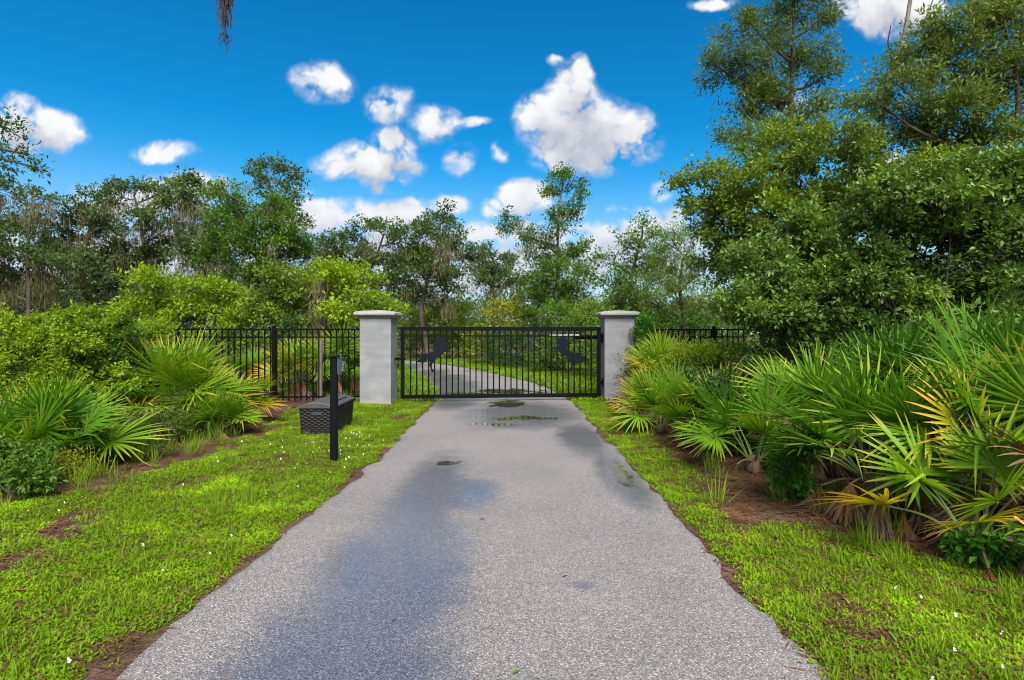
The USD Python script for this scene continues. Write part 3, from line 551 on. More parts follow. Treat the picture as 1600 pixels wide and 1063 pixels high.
def palmetto(label, x, y, size, nf, seed, mix, h0=.15, dead=3, tall=1.0, lean=(0, 0), low=0.0, group='saw palmettos beside the driveway', cat_='palmetto'):
    rng = np.random.default_rng(seed); z0 = float(gz(x, y))
    t = thing('palmetto', label, cat_, (x, y, z0), group=group)
    # short scaly stem
    st = tube([(0, 0, -.1), (lean[0] * .3, lean[1] * .3, h0 * .5), (lean[0] * .5, lean[1] * .5, h0 + .05)], [.09, .085, .06], 9); obj('stem', st, M['bark_brown'], t)
    keys, pr = zip(*mix.items()); pr = np.array(pr) / sum(pr)
    for k in range(nf + dead):
        isdead = k >= nf
        az = k * 2.39996 + rng.normal() * .25
        if isdead: az = math.atan2(-y, -x * .6 if x > 0 else -x) + rng.normal() * .75
        q = (k + .5) / nf
        el = math.radians(87 - (58 - 22 * low) * q ** .85 + rng.normal() * 6) if not isdead else math.radians(rng.uniform(-8, 22))
        if low and not isdead: el -= low * .35
        pl = size * rng.uniform(.85, 1.2) * (.95 if not isdead else .55) * tall
        d = np.array([math.cos(az) * math.cos(el), math.sin(az) * math.cos(el), math.sin(el)]) + np.array([lean[0], lean[1], 0]) * .5; d = unit(d)
        base = np.array([lean[0] * .5 + math.cos(az) * .05, lean[1] * .5 + math.sin(az) * .05, h0])
        bend = -.10 - .25 * q
        p1 = base + d * pl * .5; hub = base + d * pl + np.array([0, 0, bend * pl * .5])
        tg = unit(hub - p1)
        if isdead: fd = unit(tg * .5 + np.array([0, 0, -1.0]) * rng.uniform(1.2, 2.4))
        else: fd = unit(tg + np.array([math.cos(az), math.sin(az), 0]) * .2 * q + np.array([0, 0, -.12]) * q + rng.normal(size=3) * .12)
        upv = np.array([0, 0, 1.0]) + .5 * np.array([-math.cos(az), -math.sin(az), 0]) + rng.normal(size=3) * .42
        if abs(fd @ unit(upv)) > .96: upv = np.array([-math.cos(az), -math.sin(az), .2])
        R = frame(fd, upv)
        fl = size * rng.uniform(.85, 1.15)
        fv, ff, uv = frond(rng, fl * (.9 if isdead else 1), int(rng.integers(24, 33)), (rng.uniform(3.3, 4.9) if not isdead else rng.uniform(.6, 1.1)), rng.uniform(-.05, .55), (.03 + .15 * q if not isdead else .25), .0145 * (size / .55) ** .5 * (.8 if isdead else 1))
        fv = fv @ R.T + hub
        gmin = .015 - z0 * 0; fv[:, 2] = np.where(fv[:, 2] < gmin, gmin + (fv[:, 2] - gmin) * .05, fv[:, 2])
        mk = 'b' if isdead else keys[rng.choice(len(keys), p=pr)]
        if not isdead and mk in ('y', 'o') and q < .4: mk = 'l'
        if not isdead and rng.random() < .07 and q > .3 and x > 0: mk = 'b'
        p = obj('frond', (fv, ff), FM[mk], t, smooth=False, uv=uv)
        obj('petiole', tube(curve([base, p1, hub], 4), np.linspace(.011, .006, 9), 5), M['petiole_dead' if isdead else 'petiole'], p)
    return t
RG = 'saw palmettos crowding the right edge of the driveway'
# right side, far to near
palmetto('yellowing palmetto leaning on the right gate pillar, tips orange', 2.95, 11.2, .58, 24, 11, {'y': 3, 'l': 2, 'o': 2}, .5, 4, group=RG)
palmetto('upright green palmetto before the right-hand fence, behind the yellowing one', 3.7, 11.0, .56, 24, 12, {'l': 4, 'g': 2, 'y': 1}, .28, 2, group=RG)
palmetto('dense dark-hearted palmetto clump at lawn edge nearest the right pillar', 2.30, 8.75, .52, 22, 13, {'g': 3, 'l': 3, 'y': 1}, .12, 3, group=RG)
palmetto('pale yellow-green low palmetto between right pillar and the dense clump', 2.6, 10.1, .56, 18, 23, {'y': 3, 'l': 3}, .08, 3, group=RG)
palmetto('small bright palmetto squeezed between two dense clumps on the right', 2.75, 7.5, .56, 22, 14, {'l': 3, 'g': 2}, .12, 2, group=RG)
palmetto('low palmetto spreading star-like fans over bare soil, right verge', 2.62, 6.15, .54, 14, 15, {'g': 3, 'l': 2}, .12, 2, low=.5, group=RG)
palmetto('upright dark palmetto rising behind the star-like one on the right verge', 3.35, 6.3, .66, 17, 16, {'g': 3, 'd': 2, 'l': 1}, .25, 3, group=RG)
palmetto('tall palmetto with brown folded frond at its top, right thicket', 4.05, 5.9, .66, 16, 17, {'d': 3, 'g': 3}, .50, 3, group=RG)
palmetto('big palmetto with hanging brown skirt of dead fronds near right verge', 2.95, 4.65, .60, 18, 18, {'g': 4, 'd': 1, 'l': 2, 'y': 1}, .30, 6, group=RG)
palmetto('tall dark palmetto standing against the glossy bushes at right', 4.25, 5.1, .66, 16, 19, {'d': 4, 'g': 2}, .62, 3, group=RG)
palmetto('largest palmetto with wide fans at the right picture edge', 3.62, 4.15, .62, 19, 20, {'g': 4, 'l': 2, 'y': 1}, .42, 5, group=RG)
palmetto('palmetto with drooping yellow-orange fronds touching the grass at right', 3.02, 3.72, .48, 12, 21, {'y': 3, 'o': 2, 'l': 2, 'g': 2}, .16, 4, low=.8, group=RG)
palmetto('palmetto with bent straw-coloured tips leaning in from right frame edge', 4.2, 3.95, .60, 13, 22, {'l': 2, 'g': 3, 'o': 1, 'y': 1}, .75, 3, group=RG)
LG = 'saw palmettos along the left thicket'
palmetto('big near palmetto with arching bright fans at left picture edge', -5.3, 6.35, .60, 26, 31, {'g': 4, 'l': 3}, .02, 0, group=LG, lean=(.25, -.1), low=.25)
palmetto('second left-edge palmetto, low and dark, tucked under the big one', -5.55, 5.65, .52, 18, 32, {'g': 4, 'l': 2}, .02, 0, group=LG, low=.3)
palmetto('wide sunlit palmetto in front of the left fence end, fans reaching right', -5.5, 8.75, .76, 34, 33, {'l': 4, 'g': 2, 'y': 1}, .18, 3, lean=(.45, 0), group=LG, low=.2)
palmetto('leafy palmetto between the shrubs and the left fence, yellow fringe', -5.0, 9.7, .50, 22, 37, {'l': 4, 'y': 2}, .10, 3, lean=(.25, 0), group=LG, low=.3)
palmetto('small grassy palmetto tuft at the lawn end of the left thicket', -4.35, 8.35, .36, 26, 34, {'l': 3, 'g': 3, 'y': 1}, .08, 2, group=LG)
BG = 'palmettos behind the left picket fence'
palmetto('palmetto with yellow fans behind left fence, nearest the fence post', -5.05, 13.4, .62, 16, 35, {'l': 3, 'y': 3, 'g': 1}, .4, 4, group=BG)
palmetto('tall green palmetto behind left fence beside the wooden snag', -4.15, 13.6, .72, 15, 36, {'l': 4, 'g': 3}, .5, 4, group=BG)
palmetto('shaded palmetto behind left fence beside the left pillar', -3.35, 13.9, .60, 12, 38, {'g': 3, 'd': 2}, .5, 4, group=BG)
palmetto('palmetto behind the left end of the left fence', -6.3, 13.8, .55, 14, 39, {'l': 3, 'g': 3}, .3, 2, group=BG)

# ------------------------------------------------------------------ trees and shrubs
def blob_points(rng, c, r, n, hollow):
    u = unit(rng.normal(size=(n, 3))); rad = rng.random(n) ** hollow
    # lumpy outline
    lump = .75 + .5 * meshkit.noise(u * 2.1 + c * .37, 5)
    return c + u * np.asarray(r) * (rad * lump)[:, None], u

def tufts(rng, c, r, n, per):
    nt = max(4, n // per); u = unit(rng.normal(size=(nt, 3)) + np.array([0, 0, .25]))
    return c + u * r * (rng.random(nt)[:, None] ** .4) * 1.0, r * 1.05 / nt ** .42

def woody(name, label, catg, base, blobs, mat, leaf=(.10, .05), spray=(.45, 9), seed=0, trunk=None, trunk_r=.12, barkm='bark', group=None, limb_r=.05, moss=None, hollow=.38, up=.35, twigs=True, stems=1, depth=1.0, loose=0.0, dens=1.0, tuft=None):
    """base (x, y); blobs: (px, py, rx, ry, number of sprays[, depth shift]) in photograph pixels at the depth of the base; trunk: pixel points at that depth."""
    rng = np.random.default_rng(seed); x, y = base; z0 = float(gz(x, y)); O = np.array([x, y, z0])
    t = thing(name, label, catg, O, group=group)
    B = []
    for b in blobs:
        px, py, rx, ry, nn = b[:5]; dy = b[5] if len(b) > 5 else rng.uniform(-.5, .5) * rx / FPX * y * 1.2
        Yb = y + dy; B.append((at(px, py, Yb) - O, np.array([rx / FPX * Yb, rx / FPX * Yb * depth, ry / FPX * Yb]), int(nn * dens)))
    cs = np.array([b[0] for b in B])
    if trunk is None:
        top = cs[np.argmax(cs[:, 2])] * np.array([.6, .6, .75]); tp = [(0, 0, -.2), tuple(top * .35 + rng.normal(size=3) * .05 * top[2]), tuple(top * .7 + rng.normal(size=3) * .06 * top[2]), tuple(top)]
    else:
        tp = [(0, 0, -.2)] + [tuple(at(px, py, y) - O) for px, py in trunk]
    tc = curve(tp, 6); tr = np.linspace(1, .25, len(tc)) * trunk_r; tr[:2] *= 1.25
    obj('trunk', tube(tc, tr, 10), M[barkm], t, smooth=True)
    T = [tufts(rng, b, r, nn, tuft) if tuft else None for b, r, nn in B]
    for (b, r, nn), tf in zip(B, T):
        # a limb from the trunk to each leafy mass, forking into twigs
        h = np.clip(b[2] - .55 * np.linalg.norm(b[:2] - tc[:, :2], axis=1).min() - .15 * r[2], tc[2, 2], None)
        k = int(np.argmin(np.linalg.norm(tc - np.array([b[0] * .5, b[1] * .5, h]), axis=1) + np.where(tc[:, 2] > b[2], 2.0, 0)))
        p0 = tc[k]; mid = (p0 + b) / 2 + rng.normal(size=3) * .08 * np.linalg.norm(b - p0) - np.array([0, 0, .06 * np.linalg.norm(b - p0)])
        lc = curve([p0, mid, b], 6); parts = [tube(lc, np.linspace(min(limb_r, tr[k] * .8), limb_r * .35, len(lc)), 6)]
        if twigs:
            for _ in range(max(5, min(16, nn // 10))):
                s0 = lc[int(rng.integers(5, len(lc)))]; e = tf[0][_ % len(tf[0])] if tuft else b + unit(rng.normal(size=3) + np.array([0, 0, .35])) * r * rng.uniform(.7, 1.05)
                m_ = (s0 + e) / 2 + rng.normal(size=3) * .1 * np.linalg.norm(e - s0)
                parts.append(tube(curve([s0, m_, e], 3), np.linspace(limb_r * .3, limb_r * .08, 7), 4))
        obj('limb', cat(parts), M[barkm], t)
    vf = []
    for (b, r, nn), tf in zip(B, T):
        if tuft:
            k = rng.integers(len(tf[0]), size=nn); C = tf[0][k] + rng.normal(size=(nn, 3)) * tf[1] * np.array([.55, .55, .36]); u = unit((C - b) / r)
        else: C, u = blob_points(rng, b, r, nn, hollow)
        if loose:
            C = C + rng.normal(size=C.shape) * loose * r * .3
        keep = C[:, 2] > .05; C, u = C[keep], u[keep]
        D = unit(u * .8 + np.array([0, 0, up]) + rng.normal(size=C.shape) * .55)
        vf.append(sprays(rng, C, D, spray[1], spray[0], leaf[0], leaf[1]))
    obj('crown', merge(vf), M[mat], t)
    if moss:
        vf = []
        for _ in range(moss[0]):
            b, r, nn = B[int(rng.integers(len(B)))]; C = b + unit(rng.normal(size=3)) * r * np.array([.8, .8, .5]) - np.array([0, 0, r[2] * .35])
            n_ = 48; ln_ = moss[1] * rng.uniform(.5, 1.3); P_ = C + rng.normal(size=(n_, 3)) * np.array([.22, .22, .08]) * (ln_ ** .5); P_[:, 2] -= rng.random(n_) * ln_ * .6
            D_ = unit(np.array([0, 0, -1.0]) + rng.normal(size=(n_, 3)) * .15); S_ = unit(np.cross(D_, rng.normal(size=(n_, 3))))
            vf.append(leaf_mesh(P_, D_, S_, ln_ * rng.uniform(.15, .45, n_), .024, .1))
        tag(obj('hanging_moss', merge(vf), M[moss[2] if len(moss) > 2 else 'moss'], t), kind='stuff')
    return t

TG = 'moss-hung oaks in the woodland beyond the fence'
def Xat(px, Y): return (px - 800) / FPX * Y
OAK = dict(leaf=(.17, .085), spray=(.50, 11), limb_r=.07, trunk_r=.15, dens=2.5, tuft=14)
def oak(label, px, Y, blobs, seed, trunk, mat='oak', moss=(40, 1.0), nm='oak_tree', **k):
    return woody(nm, label, 'tree', (Xat(px, Y), Y), blobs, mat, seed=seed, trunk=trunk, moss=moss, group=TG, **{**OAK, **k})
oak('grey-green moss-hung oak at the far left edge, forked above', 40, 26, [(20, 330, 45, 28, 55), (70, 310, 26, 12, 16), (20, 300, 30, 14, 20), (15, 390, 60, 36, 110), (75, 400, 34, 26, 50), (20, 440, 50, 25, 70), (-40, 370, 50, 60, 80)], 101, [(45, 470), (42, 400), (48, 345), (50, 320)], 'oak_grey', (70, 1.4), trunk_r=.11)
oak('moss-hung oak second from left edge with rounded mid crown', 130, 27, [(130, 330, 28, 16, 30), (160, 315, 26, 14, 24), (110, 360, 40, 22, 60), (175, 355, 34, 22, 50), (100, 400, 44, 26, 80), (160, 410, 46, 28, 90), (200, 390, 28, 22, 40), (130, 445, 50, 20, 60)], 102, [(135, 480), (128, 420), (140, 360), (150, 320)], 'oak_grey', (80, 1.3))
oak('tall open oak with thin white limbs third from left edge', 222, 28, [(185, 300, 26, 14, 22), (215, 292, 24, 12, 16), (250, 300, 26, 16, 24), (280, 285, 24, 14, 20), (305, 290, 22, 14, 20), (230, 350, 36, 20, 45), (275, 335, 32, 22, 42), (205, 400, 34, 26, 55), (255, 400, 40, 30, 75), (300, 370, 28, 28, 45)], 103, [(222, 470), (226, 400), (218, 340), (208, 300)], 'oak', (60, 1.2), barkm='bark_pale', trunk_r=.15)
oak('leaning oak with crooked white trunk left of the bright oak', 318, 27, [(300, 320, 26, 18, 26), (325, 350, 30, 22, 40), (290, 400, 34, 30, 60), (335, 405, 30, 30, 60), (300, 440, 36, 20, 40)], 104, [(326, 470), (318, 420), (312, 380), (322, 340)], 'oak_grey', (50, 1.2), barkm='bark_pale', trunk_r=.14)
oak('bright green oak with a dense rounded crown above the left fence', 415, 22, [(350, 300, 30, 16, 40), (380, 330, 46, 30, 110), (430, 320, 36, 24, 70), (355, 350, 36, 26, 70), (430, 370, 52, 36, 160), (385, 390, 44, 32, 120), (460, 390, 34, 28, 80), (410, 430, 60, 34, 150), (340, 395, 26, 30, 50)], 105, [(400, 480), (405, 420), (395, 370), (400, 320)], 'green', (18, .8), leaf=(.12, .06))
oak('dark thin-topped oak rising behind the bright oak', 430, 29, [(410, 258, 24, 12, 16), (440, 275, 28, 16, 26), (462, 300, 20, 14, 18), (395, 285, 22, 14, 18), (450, 330, 30, 22, 40), (470, 345, 24, 12, 16), (490, 385, 34, 24, 40)], 106, [(440, 450), (435, 380), (428, 320), (415, 265)], 'oak', (14, .8), trunk_r=.13)
oak('spreading dark oak with bare limbs left of the left pillar', 575, 30, [(555, 375, 30, 18, 30), (590, 360, 36, 18, 40), (620, 375, 26, 18, 30), (545, 405, 30, 20, 34), (600, 400, 44, 28, 80), (510, 385, 24, 18, 24), (640, 420, 36, 34, 70), (585, 440, 50, 28, 80)], 107, [(570, 480), (575, 430), (590, 395), (600, 365)], 'oak', (50, 1.2))
oak('tall dark oak with a lopsided top above the left gate post', 672, 30, [(690, 340, 22, 16, 30), (672, 362, 28, 18, 40), (705, 370, 16, 18, 22), (650, 385, 30, 22, 46), (690, 400, 28, 26, 56), (655, 425, 36, 30, 80), (695, 440, 26, 26, 46), (660, 465, 40, 22, 60)], 108, [(658, 490), (668, 440), (680, 390), (690, 345)], 'oak', (60, 1.4))
oak('round-crowned small oak with layered tufts, centre of the treeline', 765, 31, [(755, 390, 22, 12, 24), (735, 402, 24, 14, 26), (780, 402, 26, 14, 30), (750, 425, 40, 16, 50), (790, 425, 24, 14, 26), (770, 445, 44, 14, 44)], 109, [(772, 480), (768, 450), (762, 425), (757, 395)], 'oak_grey', (20, .9), trunk_r=.13)
woody('tall_oak', 'tall sparse tree with long left arm rising over the gate centre', 'tree', (Xat(868, 27), 27), [(880, 282, 22, 16, 34), (905, 300, 16, 14, 20), (862, 300, 18, 14, 22), (895, 335, 24, 20, 36), (870, 350, 24, 26, 44), (800, 350, 20, 12, 20), (828, 368, 26, 14, 28), (790, 340, 10, 8, 8), (905, 385, 16, 14, 16), (850, 395, 34, 20, 60), (885, 400, 22, 22, 40), (840, 430, 44, 26, 90), (885, 440, 40, 30, 90), (850, 470, 60, 28, 120), (905, 470, 30, 34, 70)], 'green', (.14, .065), (.5, 10), 110, [(868, 480), (872, 420), (872, 350), (880, 280)], .14, 'bark_pale', None, .05, (10, .9), dens=2.6, tuft=12)
woody('broad_tree', 'mid green spreading tree behind right pillar with pointed top sprays', 'tree', (Xat(975, 24), 24), [(1005, 352, 20, 12, 20), (1025, 365, 22, 14, 24), (985, 385, 26, 16, 34), (960, 410, 34, 20, 54), (1010, 400, 34, 24, 70), (975, 440, 46, 26, 110), (930, 432, 22, 16, 26), (1020, 440, 40, 30, 100)], 'green', (.13, .06), (.5, 10), 111, [(985, 480), (985, 440), (995, 400), (1005, 360)], .13, 'bark', None, .05, dens=1.7, tuft=13)
woody('feathery_tree', 'fine-leaved grey-green tree filling the gap left of the big right bush', 'tree', (Xat(1065, 18), 18), [(1050, 375, 34, 22, 80), (1085, 380, 34, 26, 90), (1045, 420, 44, 34, 160), (1090, 430, 44, 38, 170), (1060, 470, 50, 34, 170), (1100, 480, 44, 30, 140), (1010, 470, 30, 26, 70)], 'olive', (.075, .03), (.35, 11), 112, [(1068, 500), (1062, 450), (1068, 400)], .10, 'bark', None, .04, dens=1.5, tuft=16)
# willow oak rising at the right
woody('willow_oak', 'tall narrow-leaved oak rising behind the big bush, cut by frame top', 'tree', (Xat(1232, 11.5), 11.5), [(1235, 20, 60, 30, 130), (1290, 30, 22, 30, 44), (1180, 45, 40, 26, 70), (1130, 100, 40, 22, 60), (1105, 92, 20, 14, 18), (1180, 110, 46, 34, 110), (1240, 90, 50, 40, 140), (1285, 120, 26, 24, 40), (1160, 165, 46, 26, 90), (1215, 160, 44, 32, 110), (1270, 170, 36, 26, 60), (1170, 215, 46, 26, 90), (1240, 215, 56, 30, 120), (1240, -40, 50, 30, 90)], 'willow', (.10, .026), (.36, 13), 120, [(1240, 420), (1242, 300), (1236, 180), (1240, 60), (1240, -40)], .085, 'bark', None, .03, hollow=.6, up=.6, loose=.15, dens=1.55, tuft=11)
woody('willow_oak', 'wide narrow-leaved oak in the top right corner with dark crooked limbs', 'tree', (Xat(1530, 9.5), 9.5), [(1550, 30, 50, 26, 90), (1480, 45, 50, 26, 90), (1590, 60, 40, 50, 110), (1440, 95, 46, 26, 80), (1500, 105, 60, 34, 150), (1560, 120, 60, 36, 150), (1400, 130, 50, 26, 70), (1360, 150, 36, 22, 40), (1430, 170, 56, 30, 110), (1500, 180, 60, 34, 150), (1400, 220, 50, 28, 80), (1470, 235, 50, 28, 90), (1350, 215, 34, 24, 40), (1640, 120, 60, 90, 200), (1600, 10, 50, 30, 80)], 'willow', (.095, .029), (.34, 12), 121, [(1560, 420), (1575, 260), (1590, 180), (1588, 120), (1570, 40)], .08, 'bark', None, .03, hollow=.6, up=.4, loose=.15, dens=1.6, tuft=12)
sn = thing('dead_trunk', 'bare grey dead trunk standing up through the top right oak', 'tree', (Xat(1375, 10.5), 10.5, 0))
O = np.array([Xat(1375, 10.5), 10.5, 0]); pts = [at(1372, 560, 10.5) - O, at(1368, 330, 10.5) - O, at(1376, 200, 10.5) - O, at(1392, 120, 10.5) - O, at(1412, 60, 10.5) - O, at(1424, -10, 10.5) - O]; pts[0][2] = -.15
obj('trunk', tube(curve(pts, 6), np.linspace(.075, .032, 31), 9), M['bark_pale'], sn, smooth=True)
for a, b, c in (((1408, 66), (1440, 40), (1462, -10)), ((1400, 90), (1388, 70), (1392, 40)), ((1385, 160), (1350, 178), (1330, 190))):
    obj('branch', tube(curve([at(*a, 10.5) - O, at(*b, 10.4) - O, at(*c, 10.3) - O], 5), np.linspace(.022, .008, 11), 5), M['bark'], sn)

# big bushes at the right
woody('wax_myrtle', 'large rounded olive-leaved bush overhanging the fence, right of the right pillar', 'bush', (Xat(1215, 10.3), 10.3), [(1225, 240, 80, 36, 300), (1150, 290, 70, 40, 300), (1085, 270, 34, 14, 40), (1060, 285, 20, 10, 16), (1260, 290, 70, 46, 300), (1120, 340, 60, 40, 260), (1200, 350, 80, 54, 420), (1290, 350, 60, 50, 260), (1150, 410, 60, 50, 300), (1230, 420, 70, 50, 340), (1175, 470, 40, 34, 180), (1215, 490, 50, 40, 240)], 'olive', (.085, .042), (.30, 9), 130, [(1225, 480), (1220, 400), (1215, 320)], .09, 'bark', None, .035, hollow=.3, tuft=13, dens=1.35)
woody('glossy_bush', 'dark glossy broad-leaved bush in front of the olive-leaved one', 'bush', (Xat(1260, 8.2), 8.2), [(1210, 420, 80, 46, 360), (1260, 380, 60, 40, 240), (1300, 430, 70, 54, 380), (1190, 480, 70, 40, 280), (1250, 490, 70, 44, 320), (1320, 500, 60, 44, 280), (1260, 540, 90, 36, 240)], 'holly', (.080, .042), (.26, 9), 131, [(1262, 540), (1258, 480), (1262, 420)], .06, 'bark', None, .03, hollow=.3, tuft=13, dens=1.35)
woody('glossy_bush', 'light-tipped glossy bush under the top right oak', 'bush', (Xat(1480, 7.6), 7.6), [(1430, 300, 80, 40, 340), (1520, 290, 80, 46, 380), (1600, 300, 70, 60, 340), (1390, 360, 80, 50, 380), (1480, 370, 80, 50, 420), (1570, 380, 80, 60, 420), (1350, 430, 60, 46, 260), (1430, 450, 80, 46, 360), (1520, 460, 80, 46, 360), (1600, 470, 70, 50, 300), (1660, 400, 60, 120, 300), (1400, 510, 80, 40, 240), (1520, 520, 90, 40, 260)], 'holly', (.078, .045), (.26, 9), 132, [(1482, 540), (1478, 460), (1485, 370)], .045, 'bark', None, .03, hollow=.3, tuft=13, dens=1.35)
woody('sapling', 'tall lime-tipped sapling between olive bush and top right oak', 'sapling', (Xat(1430, 9.0), 9.0), [(1420, 270, 56, 26, 140), (1340, 250, 40, 30, 110), (1480, 260, 60, 26, 140), (1560, 230, 60, 26, 120), (1370, 300, 50, 30, 140), (1310, 210, 40, 20, 60)], 'olive', (.08, .035), (.30, 10), 133, [(1432, 460), (1426, 360), (1420, 280)], .05, 'bark', None, .025, hollow=.4, tuft=12, dens=1.3)

# shrubs on the left in front of the fence
SG = 'shrubs of the thicket left of the lawn'
def shrub(label, px, Y, blobs, seed, mat, leaf=(.07, .035), spray=(.24, 9), nm='shrub', group=None, **k):
    return woody(nm, label, 'shrub', (Xat(px, Y), Y), blobs, mat, leaf, spray, seed, None, .03, k.pop('barkm', 'bark'), group, k.pop('limb_r', .014), hollow=k.pop('hollow', .34), tuft=14, dens=1.25, **k)
shrub('lime green shrub at left picture edge above the big palmetto', 40, 7.6, [(30, 546, 60, 34, 260), (90, 536, 50, 30, 200), (20, 591, 70, 40, 240), (90, 586, 60, 40, 240), (60, 518, 26, 10, 30), (-40, 556, 60, 50, 200), (20, 508, 9, 18, 34), (110, 506, 9, 18, 34), (45, 505, 7, 16, 28), (80, 508, 8, 16, 28), (-5, 510, 9, 18, 30)], 201, 'lime', (.050, .027), (.20, 15), group=SG)
shrub('lime green shrub with upright pointed sprays, second in the left thicket', 135, 8.0, [(130, 536, 44, 26, 170), (124, 513, 14, 10, 26), (86, 513, 14, 8, 18), (160, 561, 50, 36, 220), (110, 576, 50, 40, 200), (170, 606, 50, 36, 180), (150, 506, 8, 18, 30), (100, 510, 7, 18, 28), (128, 500, 8, 20, 34), (172, 512, 8, 16, 26), (90, 502, 6, 16, 24)], 202, 'lime', (.050, .027), (.20, 15), group=SG)
shrub('darker small-leaved shrub in the middle of the left thicket', 190, 8.3, [(190, 555, 46, 40, 260), (185, 580, 44, 40, 260), (160, 610, 50, 40, 220), (190, 625, 40, 34, 200), (185, 530, 36, 22, 110), (205, 508, 9, 18, 40), (200, 510, 7, 16, 26), (180, 516, 8, 14, 26)], 203, 'green', (.042, .024), (.18, 16), group=SG)
shrub('small bright shrub just left of the wide palmetto near the fence end', 205, 10.5, [(200, 520, 40, 20, 140), (170, 525, 40, 22, 130), (235, 525, 34, 20, 110), (190, 560, 60, 30, 160), (60, 535, 60, 34, 200), (110, 545, 50, 34, 180), (0, 540, 60, 40, 200), (140, 535, 40, 30, 120)], 204, 'lime', (.055, .03), (.20, 14), group=SG)
shrub('low leafy shrub at the bottom left by the bare soil', 25, 5.2, [(20, 715, 46, 30, 170), (50, 745, 36, 24, 110), (0, 750, 40, 26, 110), (-30, 720, 40, 40, 100)], 205, 'green', (.05, .026), (.18, 10), group=SG)
WG = 'tall weeds at the foot of the left thicket'
def weed(label, px, Y, blobs, seed, mat='weed', leaf=(.045, .014), group=WG, spray=(.18, 9)):
    return woody('weed_clump', label, 'weeds', (Xat(px, Y), Y), blobs, mat, leaf, spray, seed, None, .008, 'petiole', group, .005, hollow=.5, up=.8)
weed('rusty orange weeds leaning over the bare soil, left', 130, 5.9, [(125, 740, 28, 18, 90), (100, 720, 26, 18, 80), (135, 765, 16, 12, 40)], 211, 'yellow')
weed('feathery green weeds between near palmetto and orange weeds', 75, 6.0, [(75, 715, 34, 18, 110), (55, 730, 30, 16, 80)], 212)
weed('tall feathery weed patch right of the near left palmetto', 165, 7.0, [(165, 660, 34, 26, 150), (200, 665, 26, 20, 90), (150, 690, 30, 22, 100), (180, 700, 26, 16, 70)], 213)
weed('scrubby weeds below the middle of the left thicket', 240, 7.8, [(240, 655, 34, 22, 140), (275, 660, 30, 20, 110), (215, 680, 30, 18, 90)], 214)
weed('weeds between the wide palmetto and the small grassy tuft', 300, 8.4, [(300, 640, 30, 22, 120), (275, 630, 26, 20, 100)], 215)
weed('mixed green weeds hiding the stems of the big near palmetto', 105, 6.3, [(90, 690, 36, 26, 150), (130, 695, 30, 24, 130), (60, 680, 30, 26, 120)], 216, 'green', (.045, .018))
weed('dim leafy weeds below the dark-stemmed wide palmetto', 225, 8.6, [(215, 620, 40, 24, 170), (255, 630, 34, 22, 140), (180, 640, 34, 26, 140)], 217, 'green', (.045, .020))
weed('low sprawling weeds along the bare strip, left lawn edge', 205, 6.9, [(195, 705, 40, 14, 90), (240, 695, 30, 14, 80), (160, 725, 30, 14, 70)], 218, 'weed', (.04, .016))
weed('pale weeds under the small grassy tuft at the lawn end', 365, 9.0, [(350, 655, 26, 14, 80), (385, 650, 22, 12, 60)], 219, 'lime', (.04, .012))
# shrubs just behind the left fence
FG = 'shrubs massed behind the left picket fence'
shrub('yellow-green viny mound behind the far end of the left fence', 270, 17, [(240, 440, 44, 16, 120), (300, 455, 50, 22, 180), (345, 475, 44, 22, 150), (250, 470, 56, 26, 200), (210, 490, 40, 20, 110), (300, 495, 70, 26, 200), (375, 500, 40, 24, 110), (330, 540, 60, 36, 160), (260, 530, 50, 30, 120)], 221, 'lime', (.13, .06), (.42, 8), group=FG, limb_r=.03)
shrub('bronze-tinged green mound behind the middle of the left fence', 455, 16.5, [(440, 430, 40, 18, 110), (470, 450, 50, 26, 190), (430, 470, 44, 26, 170), (400, 490, 36, 24, 110), (460, 495, 60, 26, 200), (430, 540, 70, 36, 200)], 222, 'olive', (.12, .055), (.42, 9), group=FG, limb_r=.03)
shrub('lime-topped vine mound around the snag beside the left pillar', 545, 16.2, [(530, 425, 34, 16, 100), (560, 440, 30, 20, 110), (520, 455, 44, 20, 140), (570, 475, 34, 24, 130), (540, 500, 50, 26, 170), (600, 500, 30, 24, 90), (520, 560, 60, 36, 160), (525, 490, 22, 22, 80, -2.2), (515, 430, 22, 10, 50, -1.8)], 223, 'lime', (.12, .06), (.42, 8), group=FG, limb_r=.03)
shrub('dark evergreen shrub low behind the left fence', 500, 15.6, [(470, 520, 50, 26, 170), (530, 530, 50, 26, 170), (480, 575, 60, 36, 180), (545, 575, 40, 36, 120), (400, 560, 60, 40, 180), (330, 570, 50, 40, 140)], 224, 'dark', (.09, .04), (.34, 9), group=FG, limb_r=.03)
snag = thing('broken_snag', 'broken dark tree stump draped in dead vines behind the left fence', 'stump', (Xat(503, 14.6), 14.6, 0))
obj('trunk', tube(curve([(0, 0, -.2), (.03, 0, .8), (0, .02, 1.6), (.05, 0, 2.3), (.02, 0, 2.85)], 6), np.linspace(.13, .09, 25), 10), M['bark'], snag, smooth=True)
rng = np.random.default_rng(77); vf = []
for _ in range(420):
    a = rng.uniform(0, 2 * PI); vf.append((np.cos(a) * .22, np.sin(a) * .22, rng.uniform(1.3, 2.95)))
P_ = np.array(vf) + rng.normal(size=(420, 3)) * .05; D_ = unit(np.array([0, 0, -1.0]) + rng.normal(size=(420, 3)) * .3); S_ = unit(np.cross(D_, rng.normal(size=(420, 3))))
obj('dead_vines', leaf_mesh(P_, D_, S_, rng.uniform(.15, .5, 420), .025, .1), M['moss'], snag)
wp = thing('wooden_post', 'weathered wooden post standing behind the left fence', 'post', (Xat(500, 12.9), 12.9, 0))
obj('shaft', tube([(0, 0, -.2), (.0, 0, .7), (.012, 0, 1.36)], [.058, .055, .052], 10), M['bark_pale'], wp)
